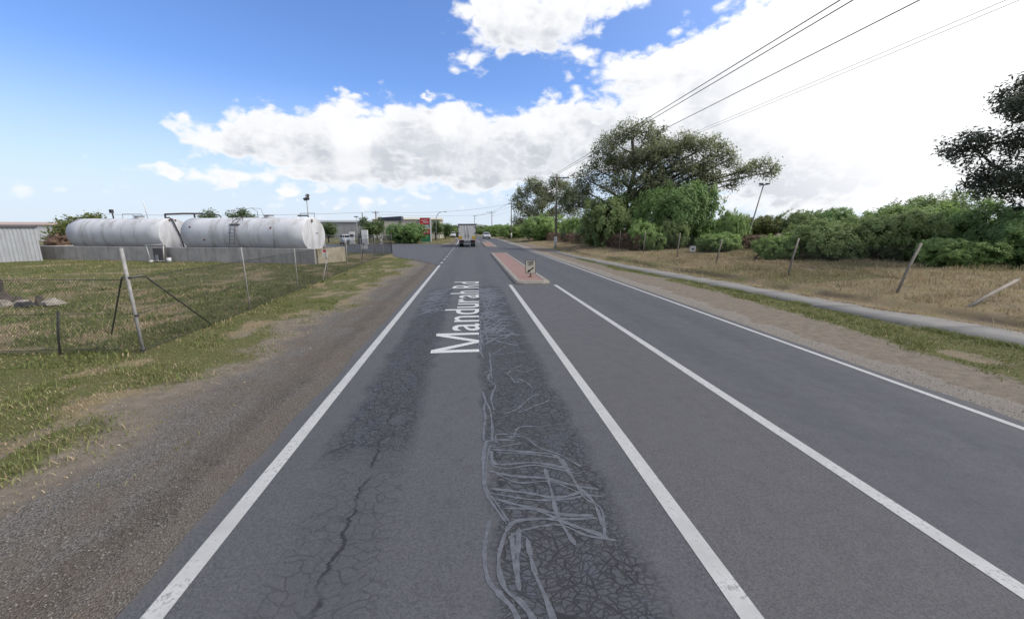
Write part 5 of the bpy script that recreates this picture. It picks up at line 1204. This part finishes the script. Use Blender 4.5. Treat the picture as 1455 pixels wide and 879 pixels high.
def car(name, label, x, y, ang, mat, L=4.5, Wd=1.78, H=1.62, wagon=True, group=None):
    """front of the car faces local -y"""
    root = empty(name, (x, y, 0), ang, label, 'car', group); hw = Wd/2
    def loft(secs, nm, m):
        mb = MB(); n = len(secs[0]); V = [v for s_ in secs for v in s_]; mb.add(V, [(i*n+k, i*n+(k+1) % n, (i+1)*n+(k+1) % n, (i+1)*n+k) for i in range(len(secs)-1) for k in range(n)]+[tuple(reversed(range(n))), tuple((len(secs)-1)*n+k for k in range(n))], False); return mb.build(nm, m, root)
    def ring(y, w, z0, z1, inset=.06): return [(-w+inset, y, z0), (w-inset, y, z0), (w, y, z0+.12), (w, y, z1-.12), (w-inset*1.5, y, z1), (-w+inset*1.5, y, z1), (-w, y, z1-.12), (-w, y, z0+.12)]
    a = -L/2
    loft([ring(a, hw*.86, .32, .78), ring(a+.12, hw*.96, .24, .86), ring(a+.9, hw, .22, .98), ring(a+1.3, hw, .22, 1.02), ring(L/2-.5, hw, .22, 1.02), ring(L/2-.08, hw*.95, .26, .98), ring(L/2, hw*.88, .34, .9)], 'body', mat)
    def cab(y, w, z0, z1): return [(-w, y, z0), (w, y, z0), (w*.84, y, z1), (-w*.84, y, z1)]
    loft([cab(a+1.2, hw*.92, .98, 1.02), cab(a+1.85, hw*.94, .98, H-.05), cab(a+2.3, hw*.94, .98, H), cab(L/2-.55 if wagon else L/2-1.3, hw*.94, .98, H-.03), cab(L/2-.12 if wagon else L/2-.6, hw*.9, .98, 1.04)], 'cabin', mat)
    # windscreen, side and rear glass standing just proud of the cabin
    def quad(p, nm, m, off): MB().add([Vector(q)+Vector(off) for q in p], [(0, 1, 2, 3)]).build(nm, m, root)
    quad([(-hw*.84, a+1.27, 1.04), (hw*.84, a+1.27, 1.04), (hw*.74, a+1.80, H-.1), (-hw*.74, a+1.80, H-.1)], 'windscreen', 'glass_dark', (0, -.03, .02))
    yr = L/2-.12 if wagon else L/2-.6; yt = L/2-.55 if wagon else L/2-1.3
    quad([(hw*.8, yr-.04, 1.07), (-hw*.8, yr-.04, 1.07), (-hw*.72, yt+.04, H-.1), (hw*.72, yt+.04, H-.1)], 'rear_window', 'glass_dark', (0, .03, .02))
    for s_ in (-1, 1): quad([(s_*hw*.935, a+1.75, 1.05), (s_*hw*.935, yt-.05, 1.05), (s_*hw*.83, yt-.2, H-.12), (s_*hw*.83, a+2.05, H-.12)], 'side_window', 'glass_dark', (s_*.012, 0, 0))
    for s_ in (-1, 1):
        MB().box((s_*hw*.68, a+.06, .68), (.34, .16, .16), bev=.03).build('headlight', 'lamp_glass', root); MB().box((s_*hw*.78, L/2-.02, .8), (.22, .08, .2), bev=.02).build('tail_light', 'red_lens', root)
        MB().box((s_*(hw+.09), a+1.55, 1.05), (.2, .1, .14), bev=.03).build('mirror', mat, root)
        for yy in (a+.8, L/2-.85):
            w = MB().tube([(s_*(hw-.2), yy, .32), (s_*(hw+.01), yy, .32)], .32, 18).build('wheel', 'rubber', root); MB().tube([(s_*(hw+.012), yy, .32), (s_*(hw+.02), yy, .32)], .19, 12).build('rim', 'chrome_grey', w)
    MB().box((0, a-.0, .66), (hw*.8, .1, .13), bev=.02).build('grille', 'dark_trim', root); MB().box((0, a+.02, .38), (hw*1.6, .14, .15), bev=.03).build('bumper', 'dark_trim', root); MB().box((0, a-.04, .5), (.37, .02, .11)).build('number_plate', 'white_paint', root)
    return root
car('oncoming_car', 'white car coming towards the camera in the right lane', 4.4, 107.0, .03, 'car_white')
car('parked_car', 'white car parked on the forecourt behind the fence', -20.2, 70.2, R_(25), 'car_white', 4.4, 1.75, 1.6)
car('parked_van', 'small white car parked beyond the left verge trees near the lorry', -5.0, 122., .05, 'car_white')
# ------------------------------------------------------------------ lorry
def lorry():
    x, y = -.35, 57.2; root = empty('box_lorry', (x, y, 0), R_(-.3), 'white box lorry driving away in the left lane', 'lorry'); hw = 1.22
    MB().box((0, 3.6, 2.08), (2*hw, 7.1, 2.15)).build('cargo_box', 'box_panel', root)
    for s_ in (-1, 1):
        d = MB().box((s_*hw*.49, .0, 2.02), (hw*.93, .07, 1.92), bev=.012).build('rear_door', 'box_panel', root)
        MB().tube([(s_*.22, -.05, 1.1), (s_*.22, -.05, 2.98)], .025, 6).build('lock_rod', 'chrome_grey', d)
        MB().box((s_*.22, -.06, 1.6), (.22, .04, .05)).build('handle', 'dark_trim', d)
        for z in (1.3, 1.95, 2.75): MB().box((s_*(hw-.1), -.055, z), (.26, .03, .07)).build('hinge', 'dark_trim', d)
        MB().box((s_*(hw-.02), .02, 2.05), (.07, .1, 2.2)).build('corner_post', 'dark_trim', root)
        MB().box((s_*(hw-.28), -.075, 1.32), (.52, .02, .36)).build('marker_board', 'yellow', root)
        MB().box((s_*.78, .05, .72), (.62, .05, .38), bev=.02).build('mud_flap', 'rubber', root)
        MB().box((s_*.95, -.04, .92), (.34, .06, .12), bev=.01).build('tail_light', 'red_lens', root)
        for yy in (1.3, 6.9):
            for q in ((.98, .66) if yy < 3 else (.98,)):
                w = MB().tube([(s_*(q-.14), yy, .48), (s_*(q+.14), yy, .48)], .48, 20).build('wheel', 'rubber', root); MB().tube([(s_*(q+.1), yy, .48), (s_*(q+.145), yy, .48)], .26, 12).build('rim', 'chrome_grey', w)
    MB().box((0, .0, 3.09), (2*hw+.04, .12, .16), bev=.01).build('header', 'dark_trim', root)
    MB().box((0, -.03, .93), (.9, .05, .14)).build('plate_panel', 'white_paint', root); MB().box((0, -.065, .93), (.37, .01, .1)).build('number_plate', 'sign_cream', root)
    MB().box((0, -.02, 1.02), (2*hw-.1, .1, .09)).build('sill_beam', 'box_panel', root)
    MB().box((0, .0, .56), (2.1, .1, .12), bev=.01).build('rear_bumper', 'dark_trim', root)
    MB().box((0, 4.2, .82), (.9, 8.2, .22)).build('chassis', 'dark_trim', root)
    MB().prism([(0, .5), (1.9, .5), (1.95, 1.4), (1.55, 2.5), (0, 2.55)], (-1.08, 7.3, 0), (0, 1, 0), (0, 0, 1), (2.16, 0, 0)).build('cab', 'car_white', root)
    for s_ in (-1, 1): MB().box((s_*1.27, 8.7, 1.9), (.14, .1, .42), bev=.03).build('mirror', 'dark_trim', root)
lorry()
# ------------------------------------------------------------------ keep left sign
def keep_left():
    root = empty('keep_left_sign', (3.0, 19.95, .14), R_(-5), 'cream KEEP LEFT sign with black arrow on the traffic island', 'sign')
    MB().tube([(0, .03, -.05), (0, .03, .32)], .032, 8).build('post', 'rust', root); MB().tube([(0, .03, -.01), (0, .03, .04)], .1, 12).build('base_flange', 'rust', root)
    w, h, z0 = .5, .66, .17
    def rr(w, h, r=.04): 
        out = []
        for cx, cy, a0 in ((w/2-r, h/2-r, 0), (-w/2+r, h/2-r, 90), (-w/2+r, -h/2+r, 180), (w/2-r, -h/2+r, 270)):
            for k in range(5): a = R_(a0+90*k/4); out.append((cx+r*math.cos(a), cy+r*math.sin(a)))
        return out
    zc_ = z0+h/2
    MB().prism(rr(w+.02, h+.02), (0, 0, zc_), (1, 0, 0), (0, 0, 1), (0, .018, 0)).build('plate', 'dark_trim', root)
    MB().prism(rr(w-.035, h-.035), (0, -.004, zc_), (1, 0, 0), (0, 0, 1), (0, .004, 0)).build('face', 'sign_cream', root)
    d = Vector((-.8, -.6)); n = Vector((.6, -.8)); c = Vector((.0, -.145))
    q = [(.19, .032), (-.07, .032), (-.07, .085), (-.22, 0), (-.07, -.085), (-.07, -.032), (.19, -.032)]
    pts = [(c.x-d.x*u+n.x*v, c.y-d.y*u+n.y*v) for u, v in q]
    MB().prism(pts, (0, -.0075, zc_), (1, 0, 0), (0, 0, 1), (0, .003, 0)).build('arrow', 'black', root)
    for word, zz in (('KEEP', .185), ('LEFT', .065)):
        cu = bpy.data.curves.new('word', 'FONT'); cu.body = word; cu.size = .145; cu.align_x = 'CENTER'; cu.extrude = .0015; cu.offset = .003
        o = bpy.data.objects.new('tmp', cu); COL.objects.link(o); bpy.context.view_layer.update()
        me = bpy.data.meshes.new_from_object(o.evaluated_get(bpy.context.evaluated_depsgraph_get())); bpy.data.objects.remove(o)
        k = link('lettering', me, None, root); me.materials.clear(); me.materials.append(MATS['black']); k.location = (0, -.0062, zc_+zz); k.rotation_euler = (math.pi/2, 0, 0)
keep_left()
# ------------------------------------------------------------------ poles and wires
def arc_wire(mb, a, b, sag, r, n=14):
    a = Vector(a); b = Vector(b); mb.tube([a.lerp(b, k/n)-Vector((0, 0, sag*4*(k/n)*(1-k/n))) for k in range(n+1)], r, 5, False)
POLES = [(10.9, -30., 8.75), (10.9, 51.3, 8.75), (10.6, 104., 8.75), (8.6, 158., 8.75), (2.6, 206., 8.75)]
ARM = (-.75, -.4, 1.4)
def power_pole(x, y, h, label, guard=True, lean=0., arm=ARM, lamp=False):
    z = zg(x, y); root = empty('power_pole', (x, y, z), 0, label, 'power pole')
    MB().tube([(0, 0, -.4), (lean*.5, 0, h*.5), (lean, 0, h+.25)], [.15, .13, .10], 12).build('shaft', 'pole_wood', root)
    if guard: MB().tube([(0, 0, 0), (.0, 0, 1.45)], .17, 14).build('pale_sleeve', 'pole_guard', root)
    if arm:
        MB().box(((arm[0]+arm[-1])/2+lean, -.12, h-.12), (arm[-1]-arm[0]+.25, .1, .12)).build('cross_arm', 'pole_wood', root)
        if guard: MB().box((.42+lean, -.12, 7.47), (.8, .08, .1)).build('lower_arm', 'pole_wood', root)
        for a in arm: MB().tube([(a+lean, -.12, h-.06), (a+lean, -.12, h+.0), (a+lean, -.12, h+.04)], [.05, .06, .02], 8).build('insulator', 'pole_guard', root)
        MB().tube([(.1+lean, -.1, h-.75), (arm[-1]*.6+lean, -.12, h-.18)], .02, 6).build('stay', 'dark_steel', root)
    if lamp:
        MB().tube([(0, 0, h-.6), (-.9, -.1, h-.2), (-1.6, -.1, h-.1)], .04, 6).build('lamp_arm', 'galvanised', root); MB().box((-1.85, -.1, h-.1), (.6, .2, .12), bev=.03).build('lamp_head', 'galvanised', root)
    return root
for (x, y, h), lb in zip(POLES[1:], ['nearest power pole with a pale sleeve, right of the traffic island', 'second power pole beside the farther gum tree', 'third power pole over the bend of the road', 'farthest power pole at the end of the road']):
    power_pole(x, y, h, lb, True, 0., ARM, lb.startswith('third'))
k = 0
for j, a in enumerate(ARM):
    mb = MB(); pos = ['leftmost of the overhead wires along the road', 'second from left of the overhead wires along the road', 'rightmost of the upper overhead wires along the road'][j]
    for (x0, y0, h0), (x1, y1, h1) in zip(POLES, POLES[1:]):
        arc_wire(mb, (x0+a, y0-.12, zg(x0, y0)+h0+.03), (x1+a, y1-.12, zg(x1, y1)+h1+.03), .22, .017, 24)
    prop(mb.build('power_line', 'wire', None), pos, 'wire', 'overhead wires right of the road')
for off, hz_, lb in ((.35, 7.45, 'left one of the two thin lower wires along the road'), (.75, 7.5, 'right one of the two thin lower wires along the road')):
    mb = MB()
    for (x0, y0, h0), (x1, y1, h1) in zip(POLES, POLES[1:]): arc_wire(mb, (x0+off, y0-.12, zg(x0, y0)+hz_), (x1+off, y1-.12, zg(x1, y1)+hz_), .3, .006, 24)
    prop(mb.build('service_cable', 'wire'), lb, 'wire', 'thin lower wires right of the road')
power_pole(-21.9, 88., 5.5, 'bare grey pole behind the tall white cabinet', False, 0, None)
power_pole(-20.3, 93., 6.1, 'pole with a short cross arm in front of the dense tree', False, 0, (-.6, 0, .6))
def service_wire(a, b, sag, label): mb = MB(); arc_wire(mb, a, b, sag, .022, 20); prop(mb.build('power_line', 'wire'), label, 'wire')
service_wire((-20.3, 93, 6.15), (10.2, 104, 8.6), .9, 'upper wire crossing above the price sign to the roadside poles')
service_wire((-20.3, 93, 5.6), (8.2, 158, 8.0), .5, 'lower wire crossing the road behind the street lamp')
service_wire((-70, 84, 5.2), (-20.3, 93, 6.1), .5, 'wire running left from the pole before the dense tree')
def street_lamp():
    root = empty('street_lamp', (-6.3, 79.4, 0), 0, 'curved arm street lamp right of the price sign', 'street lamp')
    pts = [(0, 0, -.2), (0, 0, 3.6)]+[(1.0*(1-math.cos(a))*1.0, 0, 3.6+2.0*math.sin(a)) for a in np.linspace(.15, 1.35, 7)]+[(1.55, 0, 5.68)]
    MB().tube(pts, [.07]+[.055]*(len(pts)-2)+[.035], 8).build('post', 'galvanised', root); MB().box((1.82, 0, 5.68), (.62, .22, .13), Matrix.Rotation(R_(-5), 3, 'Y'), .04).build('lamp_head', 'galvanised', root)
    MB().box((0, 0, .05), (.4, .4, .12), bev=.02).build('footing', 'kerb_concrete', root)
street_lamp()
def lamp_post(x, y, h, label, m='pale_post', arms=2):
    root = empty('lamp_post', (x, y, 0), 0, label, 'lamp post'); MB().tube([(0, 0, -.2), (0, 0, h)], [.06, .04], 8).build('post', m, root)
    for s_ in ((-1, 1) if arms == 2 else (1,)): MB().box((s_*.18, 0, h+.02), (.34, .26, .14), Matrix.Rotation(R_(s_*12), 3, 'Y'), .03).build('lamp_head', 'dark_trim', root)
    MB().box((0, 0, .1), (.3, .3, .3), bev=.03).build('footing', 'kerb_concrete', root)
lamp_post(-19.3, 73.4, 4.5, 'pale lamp post with twin dark heads on the forecourt')
lamp_post(-26.2, 73.0, 3.6, 'thin lamp post right behind the end of the nearer tank', 'galvanised')
def pole_cone():
    root = empty('pole_guard', (-14.6, 69.6, 0), 0, 'white bollard on the forecourt by the fence', 'bollard'); MB().tube([(0, 0, 0), (0, 0, .9)], [.16, .09], 12).build('body', 'white_paint', root); MB().box((0, 0, .03), (.5, .5, .08), bev=.02).build('base', 'white_paint', root)
pole_cone()
def leaning_light():
    x, y = 33.2, 46.0; root = empty('light_pole', (x, y, zg(x, y)), 0, 'leaning light pole standing over the dead scrub', 'light pole')
    MB().tube([(0, 0, -.3), (.2, -.12, 2.), (.85, -.55, 6.7)], [.10, .085, .06], 10).build('shaft', 'pale_post', root)
    MB().box((.87, -.57, 6.75), (1.1, .16, .12), Matrix.Rotation(R_(-8), 3, 'Y')).build('cross_bar', 'dark_trim', root)
    for s_ in (-.4, .4): MB().box((.87+s_, -.65, 6.86), (.4, .3, .16), bev=.03).build('lamp_head', 'dark_trim', root)
leaning_light()
def marker():
    x, y = 17.2, 30.; z = zg(x, y); root = empty('marker_sign', (x, y, z), -.3, 'small white marker post behind the right hand fence', 'marker'); MB().box((0, 0, .42), (.42, .04, .42), bev=.02).build('plate', 'white_paint', root); MB().tube([(0, .04, -.1), (0, .04, .4)], .03, 6).build('post', 'white_paint', root); MB().box((.02, -.024, .42), (.16, .006, .12)).build('mark', 'dark_trim', root)
marker()
def branch():
    x, y = 19., 24.6; z = zg(x, y); root = empty('fallen_branch', (x, y, z), .4, 'bare fallen branch in the grass left of the low bush', 'branch')
    MB().tube([(-1.1, 0, .02), (-.4, .1, .22), (.3, .05, .32), (.9, -.1, .5)], [.06, .05, .04, .015], 6).build('limb', 'dark_bark', root); MB().tube([(-.1, .08, .26), (.4, .3, .6)], [.03, .008], 5).build('twig', 'dark_bark', root)
branch()
